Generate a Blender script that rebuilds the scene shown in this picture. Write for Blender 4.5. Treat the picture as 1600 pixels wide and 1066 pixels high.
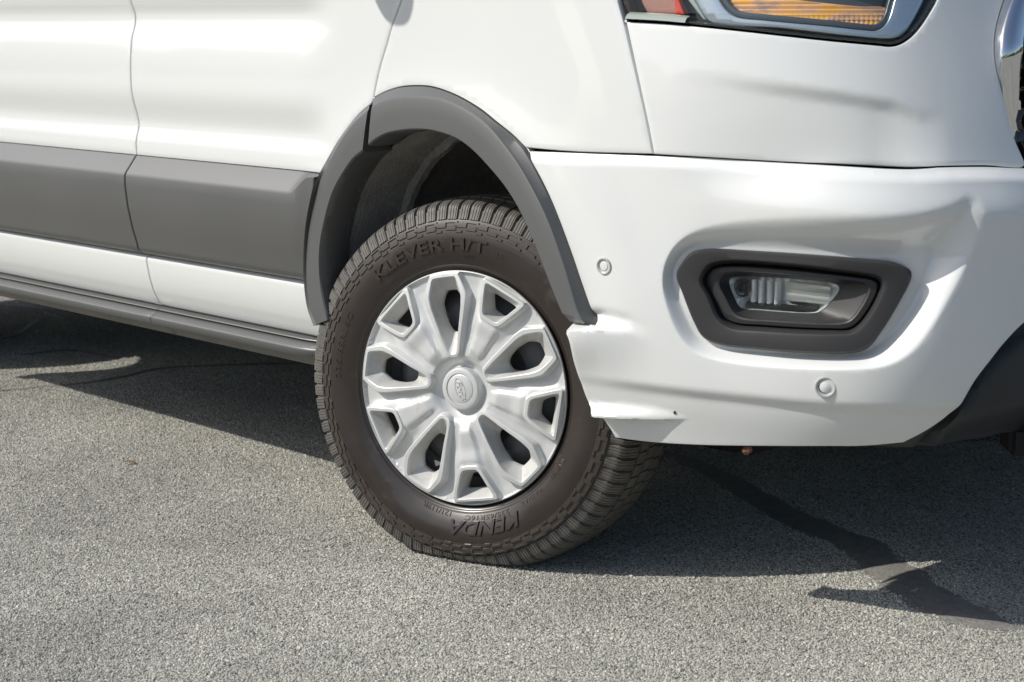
import bpy, bmesh, math, random
import numpy as np
from mathutils import Vector, Matrix
from mathutils.geometry import delaunay_2d_cdt

random.seed(7); rng=np.random.default_rng(7)
scn=bpy.context.scene
for o in list(bpy.data.objects): bpy.data.objects.remove(o)

# ------------------------------------------------------------------ camera, sky, sun, exposure
cam=bpy.data.cameras.new('camera'); cam.sensor_width=36; cam.lens=63.0; cam.clip_start=.05; cam.clip_end=3000
co=bpy.data.objects.new('camera',cam); scn.collection.objects.link(co); scn.camera=co
co.location=(2.47603,-2.18710,1.02614)
co.rotation_euler=(math.radians(90-10.04533),0,math.radians(90-43.79048))
cam.dof.use_dof=True; cam.dof.focus_distance=3.35; cam.dof.aperture_fstop=9.0
SUN=Vector((-.62,-.99,1.0)).normalized()
world=bpy.data.worlds.new('World'); scn.world=world; world.use_nodes=True
wn=world.node_tree.nodes; wl=world.node_tree.links
sky=wn.new('ShaderNodeTexSky'); sky.sky_type='NISHITA'; sky.sun_disc=False
sky.sun_elevation=math.asin(SUN.z); sky.sun_rotation=math.atan2(SUN.x,SUN.y)
sky.air_density=1.0; sky.dust_density=1.8; sky.ozone_density=1.0
wn['Background'].inputs['Strength'].default_value=.105
wl.new(sky.outputs['Color'],wn['Background'].inputs['Color'])
sl=bpy.data.lights.new('sun','SUN'); sl.energy=3.7; sl.angle=math.radians(.53); sl.color=(1,.966,.90)
so=bpy.data.objects.new('sun',sl); scn.collection.objects.link(so)
so.rotation_euler=SUN.to_track_quat('Z','Y').to_euler(); so.location=(-3,-6,6)
vs=scn.view_settings; vs.view_transform='Standard'; vs.look='None'; vs.gamma=1; vs.use_curve_mapping=False; vs.exposure=.05
scn.render.engine='CYCLES'

# ---- body skin: plan curve (s along the flank and round the nose, z up) plus a horizontal offset d ----
PLAN_PTS = [(-4.3,0),(-3,0),(-2,0),(-1.2,0),(-.7,0),(-.3,0),(0,0),(.2,.002),(.34,.014),(.47,.036),(.585,.063),(.688,.096),(.780,.140),(.857,.200),(.919,.284),(.968,.392),(1.002,.52),(1.030,.76),(1.038,1.03)]
def _plan():
    p=np.array(PLAN_PTS,float); out=[]
    q=np.vstack([2*p[0]-p[1],p,2*p[-1]-p[-2]])
    for i in range(1,len(q)-2):
        p0,p1,p2,p3=q[i-1:i+3]
        t=[0]
        for a,b in ((p0,p1),(p1,p2),(p2,p3)): t.append(t[-1]+np.hypot(*(b-a))**.5)
        for u in np.linspace(t[1],t[2],60,endpoint=False):
            A1=(t[1]-u)/(t[1]-t[0])*p0+(u-t[0])/(t[1]-t[0])*p1
            A2=(t[2]-u)/(t[2]-t[1])*p1+(u-t[1])/(t[2]-t[1])*p2
            A3=(t[3]-u)/(t[3]-t[2])*p2+(u-t[2])/(t[3]-t[2])*p3
            B1=(t[2]-u)/(t[2]-t[0])*A1+(u-t[0])/(t[2]-t[0])*A2
            B2=(t[3]-u)/(t[3]-t[1])*A2+(u-t[1])/(t[3]-t[1])*A3
            out.append((t[2]-u)/(t[2]-t[1])*B1+(u-t[1])/(t[2]-t[1])*B2)
    out.append(p[-1]); out=np.array(out)
    L=np.r_[0,np.cumsum(np.hypot(*np.diff(out,axis=0).T))]
    n=1300; S=np.linspace(0,L[-1],n)
    xy=np.c_[np.interp(S,L,out[:,0]),np.interp(S,L,out[:,1])]
    k=np.exp(-.5*(np.arange(-16,17)/6.)**2); k/=k.sum()
    pad=np.vstack([xy[0]+(xy[0]-xy[1])*np.arange(16,0,-1)[:,None],xy,xy[-1]+(np.array([0,xy[-1,1]-xy[-2,1]]))*np.arange(1,17)[:,None]])
    xy=np.c_[np.convolve(pad[:,0],k,'valid'),np.convolve(pad[:,1],k,'valid')]
    T=np.gradient(xy,axis=0); T/=np.hypot(*T.T)[:,None]
    return S-4.3,xy,np.c_[T[:,1],-T[:,0]]
PS,PXY,PN=_plan()
def plan(s):
    s=np.asarray(s,float)
    x=np.interp(s,PS,PXY[:,0]); y=np.interp(s,PS,PXY[:,1])
    nx=np.interp(s,PS,PN[:,0]); ny=np.interp(s,PS,PN[:,1]); l=np.hypot(nx,ny)
    return np.stack([x,y],-1),np.stack([nx/l,ny/l],-1)
def skin(s,z,d):
    c,n=plan(s); d=np.asarray(d,float)[...,None]
    return np.concatenate([c+n*d,np.asarray(z,float)[...,None]],-1)
def sm(a,b,x):
    t=np.clip((np.asarray(x,float)-a)/(b-a),0,1); return t*t*(3-2*t)
def seg_dist(P,poly):
    """distance of points to a closed polygon and inside flag"""
    P=np.asarray(P,float); A=np.asarray(poly,float); B=np.roll(A,-1,0)
    best=np.full(len(P),1e9); ins=np.zeros(len(P),bool)
    for a,b in zip(A,B):
        ab=b-a; t=np.clip(((P-a)@ab)/max(ab@ab,1e-12),0,1)
        best=np.minimum(best,np.hypot(*(P-(a+t[:,None]*ab)).T))
        c=(a[1]>P[:,1])!=(b[1]>P[:,1])
        xx=a[0]+(P[:,1]-a[1])*(b[0]-a[0])/((b[1]-a[1]) if b[1]!=a[1] else 1e-12)
        ins^=c&(P[:,0]<xx)
    return best,ins
def rounded(poly,it=2):
    p=np.asarray(poly,float)
    for _ in range(it):
        q=np.roll(p,-1,0); p=np.stack([.75*p+.25*q,.25*p+.75*q],1).reshape(-1,2)
    return p
ARCH=(0.01,.345)
DOOR_Z=[.60,.700,.734,.750,.766,.778,.791,.800,.808,.818,.834,.852,.872,.915,.957,.980,1.0,1.014,1.028,1.038,1.047,1.056,1.078,1.12,1.25]
DOOR_D=[.85*v for v in [-.002,-.002,-.002,-.001,-.001,-.004,-.009,-.0112,-.0115,-.0095,-.005,.001,.006,.008,.006,.003,-.001,-.007,-.0115,-.0125,-.0125,-.009,0,.003,0]]
def _hermite(x,X,Y):
    X=np.array(X);Y=np.array(Y);m=np.gradient(Y,X); x=np.clip(x,X[0],X[-1])
    i=np.clip(np.searchsorted(X,x)-1,0,len(X)-2);h=X[i+1]-X[i];t=(x-X[i])/h
    return (2*t**3-3*t*t+1)*Y[i]+(t**3-2*t*t+t)*h*m[i]+(-2*t**3+3*t*t)*Y[i+1]+(t**3-t*t)*h*m[i+1]
def arch_bulge(s,z):
    r=np.hypot(np.asarray(s)-ARCH[0],np.asarray(z)-ARCH[1])
    return .010*np.exp(-((r-.50)/.07)**2)*sm(.4,.6,z)
def d_door(s,z):
    s=np.asarray(s,float);z=np.asarray(z,float)
    f=sm(-.27,-.42,s)
    f=np.where(z<.84,sm(-.33,-.40,s),f)*.0+f
    return _hermite(z,DOOR_Z,DOOR_D)*f+arch_bulge(s,z)*sm(-.55,-.25,s)
def d_fender(s,z):
    return arch_bulge(s,z)*sm(.75,.4,s)-sm(.85,1.25,z)*.03*sm(.1,.6,s)
def lean(s,z):
    return -.22*np.maximum(z-.80,0)*sm(.55,1.15,s)-.03*sm(.85,1.25,z)
def d_nose(s,z):
    s=np.asarray(s,float);z=np.asarray(z,float)
    d=arch_bulge(s,z)*sm(.75,.4,s)+lean(s,z)
    zl=np.interp(s,[p[0] for p in NOSE_LINE],[p[1] for p in NOSE_LINE])
    fade=sm(.50,.80,s)*sm(NOSE_END+.03,NOSE_END-.10,s)
    u=zl-z
    u=np.maximum(u,0)
    return d-(.009*sm(0,.028,u)+.11*u)*fade
def bulge_b(s):
    s=np.asarray(s,float)
    return .048*sm(.60,.97,s)*(1-.65*sm(1.06,1.40,s))
def d_bumper(s,z):
    s=np.asarray(s,float);z=np.asarray(z,float); sh=s.shape
    s=s.ravel();z=z.ravel()
    d=.004+arch_bulge(s,z)*sm(.75,.4,s)+bulge_b(s)
    top=np.interp(s,[p[0] for p in SEAM],[p[1] for p in SEAM])
    d-=(.008+.35*bulge_b(s))*(1-sm(0,.018,top-z))+.020*sm(.50,.75,s)*(1-sm(0,.075,top-z))+.010*sm(.50,.8,s)*sm(.065,.15,top-z)
    d-=(.35+.7*sm(.6,.95,s))*np.maximum(.56-z,0)**2
    # lower chamfer that tucks under
    zc=.415
    d-=.024*sm(zc+.015,zc-.13,z)*(1+.2*sm(.6,1.0,s))
    d-=.010*sm(zc+.012,zc-.012,z)*sm(.3,.5,s)
    # ledges behind the wheel opening
    z1=np.interp(s,[p[0] for p in FIN_A],[p[1] for p in FIN_A]); h1=.030*sm(FIN_A[-1][0],FIN_A[0][0],s)
    z2=np.interp(s,[p[0] for p in FIN_B],[p[1] for p in FIN_B]); z3=np.minimum(np.interp(s,[p[0] for p in FIN_BB],[p[1] for p in FIN_BB]),z2-.003)
    h2=sm(FIN_B[-1][0]+.002,FIN_B[-1][0]-.17,s)**.7*(s<FIN_B[-1][0]+.002)
    d+=h1*sm(0,.016,z1-z)*(1-.85*sm(.02,.12,z1-z))
    d-=h1*.42*np.exp(-((z-z1-.008)/.008)**2)
    d+=h2*.026*sm(0,1,(z2-z)/(z2-z3))*sm(z3-.0045,z3,z)
    # fog lamp recess: rim polygon outside, floor polygon inside
    P=np.c_[s,z]; dO,iO=seg_dist(P,REC_OR); dI,iI=seg_dist(P,REC_IR)
    t=np.where(iI,1.,np.where(iO,dO/(dO+dI+1e-9),0.)); t=sm(.0,1.,t)*.6+t*.4
    dep=np.interp(s,[.55,.72,.86,.98],[.020,.028,.036,.040])
    d-=dep*t
    return d.reshape(sh)
def rear_lift(s,z):
    return .022*sm(.79,.70,z)*sm(-.1,-.25,s)
def d_skirt(s,z): return bulge_b(s)-.045*np.ones_like(np.asarray(s,float))-.06*sm(.42,.27,z)
NOSE_END=1.06
REC_OR=None; REC_IR=None


# ------------------------------------------------------------------ traced outlines, in skin coordinates (s, z)
SEAM=[[0.1926, 0.8077], [0.2234, 0.8081], [0.3384, 0.81], [0.4924, 0.8112], [0.5868, 0.8107], [0.6971, 0.8074], [0.8, 0.8051], [0.9201, 0.8012], [0.9511, 0.8024], [0.9723, 0.8037], [1.0505, 0.8032], [1.1245, 0.799], [1.1783, 0.7961]]
FIN_A=[[0.3274, 0.5157], [0.3962, 0.5273], [0.4592, 0.5246], [0.5053, 0.5095]]
FIN_B=[[0.3639, 0.3783], [0.4227, 0.3824], [0.4867, 0.3836], [0.5239, 0.3793], [0.5508, 0.3715]]
FIN_BB=[[0.3696, 0.3529], [0.423, 0.3554], [0.487, 0.3597], [0.5303, 0.3635], [0.5509, 0.3671]]
REC_I=[[0.5235, 0.6118], [0.5328, 0.6362], [0.5517, 0.6557], [0.5782, 0.6626], [0.6677, 0.6659], [0.7783, 0.6654], [0.8542, 0.6656], [0.9124, 0.6648], [0.9538, 0.6767], [0.9645, 0.6684], [0.9552, 0.642], [0.9439, 0.6187], [0.9302, 0.5829], [0.8976, 0.5353], [0.8712, 0.5096], [0.8477, 0.5034], [0.7706, 0.4972], [0.6871, 0.495], [0.6104, 0.4944], [0.5779, 0.5047], [0.5587, 0.5302], [0.5363, 0.5782]]
REC_O=[[0.5153, 0.6022], [0.5219, 0.6414], [0.5429, 0.6728], [0.58, 0.6963], [0.6461, 0.7116], [0.7238, 0.7215], [0.8045, 0.728], [0.8944, 0.733], [0.9655, 0.7469], [1.0033, 0.7701], [1.0248, 0.7495], [1.0172, 0.6955], [0.9973, 0.6416], [0.9751, 0.5977], [0.9496, 0.5474], [0.9282, 0.5148], [0.8977, 0.4919], [0.8583, 0.483], [0.7518, 0.476], [0.6518, 0.4737], [0.5819, 0.4817], [0.5483, 0.5099], [0.5257, 0.5599]]
NOSE_LINE=[[0.4965, 0.9567], [0.5792, 0.9526], [0.6689, 0.9405], [0.7436, 0.9324], [0.8157, 0.9231], [0.8978, 0.9096], [0.9403, 0.8946]]
NOSE_END=0.9659
DOOR_EDGE=[[-0.1825, 0.8813], [-0.1807, 0.8934], [-0.1734, 0.9212], [-0.1624, 0.9513], [-0.1432, 0.9907], [-0.1296, 1.0203], [-0.1106, 1.0519], [-0.1012, 1.0693]]
FLARE_FRONT=[[[-0.1807, 0.8862], [-0.1494, 0.8979], [-0.1026, 0.9087], [-0.0565, 0.9122], [-0.0114, 0.911], [0.0546, 0.8978], [0.1205, 0.8749], [0.1623, 0.8539], [0.202, 0.8332], [0.2328, 0.8124], [0.273, 0.7602], [0.2978, 0.7195], [0.333, 0.6431], [0.3567, 0.5861], [0.3819, 0.5304], [0.3913, 0.518]], [[-0.1568, 0.8733], [-0.1209, 0.8851], [-0.0748, 0.8935], [-0.0297, 0.896], [0.0354, 0.8933], [0.1003, 0.8771], [0.1605, 0.849], [0.2189, 0.8004], [0.2544, 0.7602], [0.2973, 0.6966], [0.3336, 0.6199], [0.365, 0.5398], [0.3717, 0.5294]], [[-0.1674, 0.7985], [-0.1578, 0.805], [-0.1198, 0.8211], [-0.0735, 0.8302], [-0.0283, 0.8345], [0.016, 0.834], [0.0801, 0.823], [0.1219, 0.8046], [0.1623, 0.7774], [0.2011, 0.746], [0.2342, 0.709], [0.2722, 0.6483], [0.305, 0.5842], [0.3315, 0.5355]]]
FLARE_REAR=[[[-0.1885, 0.874], [-0.2249, 0.8533], [-0.2634, 0.8212], [-0.2985, 0.7862], [-0.3139, 0.7583], [-0.3232, 0.7309], [-0.3392, 0.6899], [-0.3569, 0.6417], [-0.3708, 0.5828], [-0.3778, 0.5186], [-0.3712, 0.4659], [-0.3518, 0.4305]], [[-0.1689, 0.8656], [-0.2098, 0.8412], [-0.2397, 0.8169], [-0.2724, 0.7822], [-0.2952, 0.7549], [-0.3183, 0.7261], [-0.3421, 0.6842], [-0.358, 0.6373], [-0.3682, 0.5802], [-0.3703, 0.5182], [-0.3614, 0.4673], [-0.3416, 0.4347]], [[-0.1849, 0.7868], [-0.2124, 0.772], [-0.2324, 0.755], [-0.2774, 0.704], [-0.3054, 0.6456], [-0.3211, 0.5962], [-0.3246, 0.5488], [-0.3179, 0.5009], [-0.3009, 0.449]]]
FN_SEAM=[[0.4147, 1.0649], [0.4279, 1.0303], [0.443, 0.9865], [0.4652, 0.9187], [0.4805, 0.8666], [0.4936, 0.8123]]
LAMP_EDGE=[[0.4257, 1.0303], [0.5181, 1.0256], [0.6327, 1.0155], [0.7129, 1.0072], [0.7913, 0.9993], [0.8715, 0.9925], [0.8905, 0.991], [0.9079, 0.9944], [0.9298, 1.0063], [0.949, 1.0232], [0.9695, 1.0461], [0.983, 1.0631]]
GRILLE_EDGE=[[1.1322, 1.0638], [1.1004, 1.013], [1.0924, 0.9858], [1.0908, 0.9576], [1.0995, 0.9073], [1.108, 0.8569], [1.1255, 0.8091]]
GRILLE_IN=[[1.1757, 1.064], [1.1553, 1.0261], [1.1412, 0.9977], [1.1371, 0.9674], [1.1397, 0.9269], [1.1461, 0.8713], [1.1612, 0.8052]]
WHEEL_EDGE=[[0.3939, 0.5215], [0.3261, 0.5118], [0.3461, 0.5005], [0.3469, 0.4869], [0.3469, 0.4417], [0.3506, 0.4032], [0.3582, 0.3733], [0.3736, 0.3583], [0.3726, 0.344], [0.3855, 0.3124], [0.3973, 0.3101]]
BUMP_BOT=[[0.3973, 0.3101], [0.4693, 0.3105], [0.5676, 0.3179], [0.694, 0.33], [0.8119, 0.3401], [0.8575, 0.3428], [0.9392, 0.3517]]
SKIRT_TOP=[[0.9392, 0.3517], [0.9745, 0.3761], [1.0057, 0.4075], [1.0311, 0.4638], [1.0539, 0.4978], [1.0733, 0.5229], [1.107, 0.5528], [1.1596, 0.5775], [1.2221, 0.5884]]
SKIRT_BOT=[[0.8111, 0.34], [0.8981, 0.3379], [0.9559, 0.3357], [1.0168, 0.3338], [1.0954, 0.3332], [1.1559, 0.3329], [1.1983, 0.3341], [1.3302, 0.3225]]
FOG_A=[[0.5331, 0.6136], [0.5425, 0.6335], [0.5588, 0.6516], [0.5812, 0.6592], [0.6686, 0.6615], [0.7782, 0.661], [0.8545, 0.6583], [0.9035, 0.6532], [0.9256, 0.6416], [0.927, 0.6298], [0.9106, 0.5918], [0.8831, 0.5408], [0.8654, 0.516], [0.8477, 0.5078], [0.7698, 0.5017], [0.6868, 0.5002], [0.6142, 0.5018], [0.5844, 0.5115], [0.5674, 0.5352], [0.5456, 0.5822]]
FOG_B=[[0.5807, 0.6082], [0.5939, 0.6325], [0.6176, 0.6415], [0.727, 0.6446], [0.8431, 0.6377], [0.8759, 0.6316], [0.8837, 0.6206], [0.8681, 0.575], [0.8422, 0.543], [0.8087, 0.5385], [0.6888, 0.5336], [0.6384, 0.5335], [0.614, 0.5465], [0.5962, 0.5794]]
FOG_C=[[0.5784, 0.6062], [0.5913, 0.6269], [0.6126, 0.6325], [0.7217, 0.6355], [0.8439, 0.6288], [0.8765, 0.6237], [0.8808, 0.6166], [0.8641, 0.5738], [0.8385, 0.5446], [0.8073, 0.5413], [0.6818, 0.5374], [0.6323, 0.5375], [0.6103, 0.5476], [0.5923, 0.5786]]
FOG_D=[[0.6078, 0.6008], [0.6121, 0.6139], [0.6235, 0.62], [0.7328, 0.6234], [0.844, 0.6204], [0.8582, 0.6168], [0.8624, 0.6087], [0.8514, 0.5804], [0.8339, 0.5579], [0.8156, 0.5527], [0.709, 0.5491], [0.6486, 0.5494], [0.6344, 0.5568], [0.6198, 0.5792]]
FOG_L=[[0.6099, 0.6023], [0.6134, 0.6079], [0.6228, 0.6107], [0.7171, 0.6151], [0.8101, 0.6103], [0.8158, 0.6043], [0.8001, 0.5804], [0.7804, 0.5635], [0.7631, 0.5602], [0.665, 0.558], [0.6335, 0.5588], [0.6225, 0.5719]]
SENSORS=[[0.408, 0.6213], [0.8018, 0.4507]]
MARKER=[[0.4418, 1.0649], [0.4492, 1.0523], [0.4589, 1.0418], [0.5085, 1.0391], [0.5278, 1.0396], [0.5137, 1.0644]]
RED=[[0.5082, 1.0644], [0.5124, 1.0417], [0.5294, 1.0401], [0.5166, 1.0644]]
INDIC=[[0.5932, 1.0742], [0.6009, 1.0608], [0.6109, 1.0496], [0.6262, 1.0404], [0.6766, 1.0347], [0.7868, 1.0251], [0.8448, 1.0196], [0.866, 1.0191], [0.8787, 1.0251], [0.8877, 1.0371], [0.894, 1.0532], [0.8995, 1.0732]]
AMBER=[[0.5932, 1.0742], [0.6009, 1.0608], [0.6109, 1.0496], [0.6262, 1.0404], [0.6766, 1.0347], [0.7868, 1.0251], [0.8448, 1.0196], [0.8639, 1.0201], [0.8757, 1.0271], [0.8857, 1.0391], [0.8888, 1.0492], [0.8316, 1.0531], [0.74, 1.0613], [0.6516, 1.0717]]
DIVIDER=[[0.5356, 1.0683], [0.5701, 1.0323], [0.5747, 1.0323], [0.5475, 1.0682]]
CHROME=[[0.5465, 1.0682], [0.5749, 1.0323], [0.7087, 1.0181], [0.8332, 1.0052], [0.8933, 1.0022], [0.9177, 1.0092], [0.957, 1.0532], [0.9662, 1.0672]]
SEAL=[[[-0.366, 1.025], [-0.221, 0.988], [-0.01, 0.897], [0.201, 0.789], [0.34, 0.736], [0.455, 0.709], [0.603, 0.605], [0.724, 0.529], [0.837, 0.479], [0.916, 0.474], [0.975, 0.501]], [[-2.125, 0.172], [-2.09, 0.313], [-2.051, 0.434], [-2.057, 0.566], [-2.089, 0.718], [-2.011, 0.873], [-1.829, 1.124]], [[-2.894, 0.599], [-2.933, 0.701], [-3.083, 0.843], [-3.162, 0.917]], [[-3.277, 1.002], [-3.088, 0.995]], [[-2.584, 0.522], [-2.553, 0.684], [-2.371, 0.714], [-2.214, 0.753]]]

REC_OR=rounded(REC_O,2); REC_IR=rounded(REC_I,2)

# ------------------------------------------------------------------ materials
def N(t,typ,loc=None,**kw):
    n=t.nodes.new(typ)
    for k,v in kw.items(): setattr(n,k,v)
    return n
def mat(name,col,rough=.5,metal=0,coat=0,spec=.5,var=0,vscale=8,bump=0,bscale=600,bdist=.0005,rvar=0,dirt=None,crough=.04):
    m=bpy.data.materials.new(name); m.use_nodes=True; t=m.node_tree; b=t.nodes['Principled BSDF']
    b.inputs['Base Color'].default_value=(*col,1); b.inputs['Roughness'].default_value=rough
    b.inputs['Metallic'].default_value=metal; b.inputs['Coat Weight'].default_value=coat; b.inputs['Coat Roughness'].default_value=crough
    b.inputs['Specular IOR Level'].default_value=spec
    tc=N(t,'ShaderNodeTexCoord')
    colsock=None
    if var:
        n=N(t,'ShaderNodeTexNoise'); n.inputs['Scale'].default_value=vscale; n.inputs['Detail'].default_value=6; n.inputs['Roughness'].default_value=.6
        t.links.new(tc.outputs['Object'],n.inputs['Vector'])
        mx=N(t,'ShaderNodeMix',data_type='RGBA'); mx.inputs[6].default_value=(*[c*(1-var) for c in col],1); mx.inputs[7].default_value=(*[min(1,c*(1+var)) for c in col],1)
        t.links.new(n.outputs['Fac'],mx.inputs[0]); colsock=mx.outputs[2]
        if rvar:
            mr=N(t,'ShaderNodeMapRange'); mr.inputs[1].default_value=.3; mr.inputs[2].default_value=.7; mr.inputs[3].default_value=rough-rvar; mr.inputs[4].default_value=rough+rvar
            t.links.new(n.outputs['Fac'],mr.inputs[0]); t.links.new(mr.outputs[0],b.inputs['Roughness'])
    if dirt:
        dc,amt,ds,lo,hi=dirt
        n=N(t,'ShaderNodeTexNoise'); n.inputs['Scale'].default_value=ds; n.inputs['Detail'].default_value=8; n.inputs['Roughness'].default_value=.7
        t.links.new(tc.outputs['Object'],n.inputs['Vector'])
        mr=N(t,'ShaderNodeMapRange'); mr.inputs[1].default_value=lo; mr.inputs[2].default_value=hi; mr.inputs[3].default_value=0; mr.inputs[4].default_value=amt
        t.links.new(n.outputs['Fac'],mr.inputs[0])
        mx=N(t,'ShaderNodeMix',data_type='RGBA'); mx.inputs[6].default_value=(*col,1); mx.inputs[7].default_value=(*dc,1)
        if colsock: t.links.new(colsock,mx.inputs[6])
        t.links.new(mr.outputs[0],mx.inputs[0]); colsock=mx.outputs[2]
    if colsock: t.links.new(colsock,b.inputs['Base Color'])
    if bump:
        n=N(t,'ShaderNodeTexNoise'); n.inputs['Scale'].default_value=bscale; n.inputs['Detail'].default_value=3
        t.links.new(tc.outputs['Object'],n.inputs['Vector'])
        bp=N(t,'ShaderNodeBump'); bp.inputs['Strength'].default_value=bump; bp.inputs['Distance'].default_value=bdist
        t.links.new(n.outputs['Fac'],bp.inputs['Height']); t.links.new(bp.outputs['Normal'],b.inputs['Normal'])
    return m
M={}
M['white']=mat('white_paint',(.775,.79,.775),.28,coat=1,dirt=((.42,.40,.36),.5,90,.70,.80))
M['trim']=mat('black_trim',(.070,.072,.071),.50,var=.12,vscale=5,bump=.25,bscale=900,bdist=.0004,spec=1.0,coat=.7,crough=.5)
M['clad']=mat('cladding_plastic',(.066,.067,.065),.54,spec=1.0,coat=1.0,crough=.52,var=.13,vscale=4,bump=.15,bscale=900,bdist=.0003,rvar=.05)
M['fog']=mat('grained_plastic',(.032,.032,.033),.46,var=.1,vscale=20,bump=.45,bscale=1100,bdist=.0005)
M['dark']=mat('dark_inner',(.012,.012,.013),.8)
M['liner']=mat('wheel_liner_felt',(.33,.315,.295),.9,var=.3,vscale=14,bump=.9,bscale=160,bdist=.004,dirt=((.46,.43,.38),.8,16,.50,.70))
M['rubber']=mat('tyre_rubber',(.025,.0178,.0148),.38,coat=.6,crough=.2,var=.2,vscale=9,rvar=.10,bump=.12,bscale=500,bdist=.0003,dirt=((.15,.125,.105),.55,11,.55,.72))
M['brick']=mat('dusty_sidewall',(.058,.048,.041),.42,var=.3,vscale=25)
M['letter']=mat('raised_lettering',(.052,.040,.034),.22)
M['tread']=mat('tread_rubber',(.115,.110,.102),.56,var=.25,vscale=22,bump=.25,bscale=500,bdist=.0004,dirt=((.23,.20,.165),.6,12,.5,.75))
M['silver']=mat('silver_wheel_paint',(.62,.63,.625),.46,metal=.22,coat=.35,var=.03,vscale=30,dirt=((.42,.36,.28),.5,30,.62,.74))
M['dusty']=mat('dusty_silver',(.55,.555,.54),.55,metal=.15,var=.06,vscale=40,dirt=((.38,.31,.24),.6,30,.52,.70))
M['steel']=mat('dark_steel',(.20,.20,.205),.6,metal=.2,var=.2,vscale=20,dirt=((.20,.12,.07),.6,25,.55,.7))
M['chrome']=mat('chrome',(.78,.79,.80),.06,metal=1)
M['satin']=mat('satin_chrome',(.62,.67,.71),.24,metal=.7)
M['plate']=mat('warm_reflector',(.80,.78,.70),.22,metal=.4)
M['mirror']=mat('reflector',(.95,.96,.96),.10,metal=.5,bump=.5,bscale=70,bdist=.004)
M['gloss']=mat('gloss_black',(.012,.013,.014),.12,coat=.6)
M['housing']=mat('lamp_housing',(.10,.12,.13),.30,metal=.3)
M['skirt']=mat('skirt_plastic',(.028,.030,.032),.50,var=.25,vscale=9,bump=.4,bscale=500,bdist=.0005)
M['sensor']=mat('sensor_face',(.47,.47,.47),.42)
M['rust']=mat('rusty_clip',(.20,.10,.06),.8,var=.3,vscale=60)
M['tint']=mat('dark_glass',(.015,.018,.02),.05,coat=1)
M['flange']=mat('dusty_flange',(.21,.20,.175),.8,var=.3,vscale=9)
def amber():
    m=mat('amber_reflector',(.85,.33,.06),.25,metal=.1); t=m.node_tree; b=t.nodes['Principled BSDF']
    tc=N(t,'ShaderNodeTexCoord'); n=N(t,'ShaderNodeTexNoise'); n.inputs['Scale'].default_value=20; n.inputs['Detail'].default_value=3
    mp=N(t,'ShaderNodeMapping'); mp.inputs['Scale'].default_value=(1,1,2.2)
    t.links.new(tc.outputs['Object'],mp.inputs[0]); t.links.new(mp.outputs[0],n.inputs['Vector'])
    r=N(t,'ShaderNodeValToRGB'); r.color_ramp.elements[0].position=.36; r.color_ramp.elements[0].color=(.50,.33,.26,1)
    r.color_ramp.elements[1].position=.62; r.color_ramp.elements[1].color=(1.0,.50,.10,1)
    e=r.color_ramp.elements.new(.48); e.color=(.95,.50,.24,1)
    t.links.new(n.outputs['Fac'],r.inputs[0]); t.links.new(r.outputs[0],b.inputs['Base Color'])
    return m
M['amber']=amber()
M['salmon']=mat('salmon_marker',(.42,.20,.15),.28,var=.12,vscale=60,bump=.3,bscale=240,bdist=.001)
M['red']=mat('red_reflector',(.70,.05,.02),.2,coat=.5)
M['pale']=mat('pale_lamp_edge',(.42,.47,.42),.25,metal=.2)
def glass(name,tint=(1,1,1),gl=.10):
    m=bpy.data.materials.new(name); m.use_nodes=True; t=m.node_tree
    for n in list(t.nodes):
        if n.type=='BSDF_PRINCIPLED': t.nodes.remove(n)
    out=[n for n in t.nodes if n.type=='OUTPUT_MATERIAL'][0]
    tr=N(t,'ShaderNodeBsdfTransparent'); tr.inputs[0].default_value=(*tint,1)
    g=N(t,'ShaderNodeBsdfGlossy'); g.inputs['Roughness'].default_value=.03
    lw=N(t,'ShaderNodeLayerWeight'); lw.inputs['Blend'].default_value=.5
    pw=N(t,'ShaderNodeMath'); pw.operation='POWER'; pw.inputs[1].default_value=4; t.links.new(lw.outputs['Facing'],pw.inputs[0])
    fr=N(t,'ShaderNodeMath'); fr.operation='MULTIPLY_ADD'; fr.inputs[1].default_value=.7; fr.inputs[2].default_value=.045; t.links.new(pw.outputs[0],fr.inputs[0])
    mx=N(t,'ShaderNodeMixShader'); t.links.new(fr.outputs[0],mx.inputs[0]); t.links.new(tr.outputs[0],mx.inputs[1]); t.links.new(g.outputs[0],mx.inputs[2])
    t.links.new(mx.outputs[0],out.inputs['Surface']); return m
M['glass']=glass('clear_lens',(.93,.96,.97))
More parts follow.
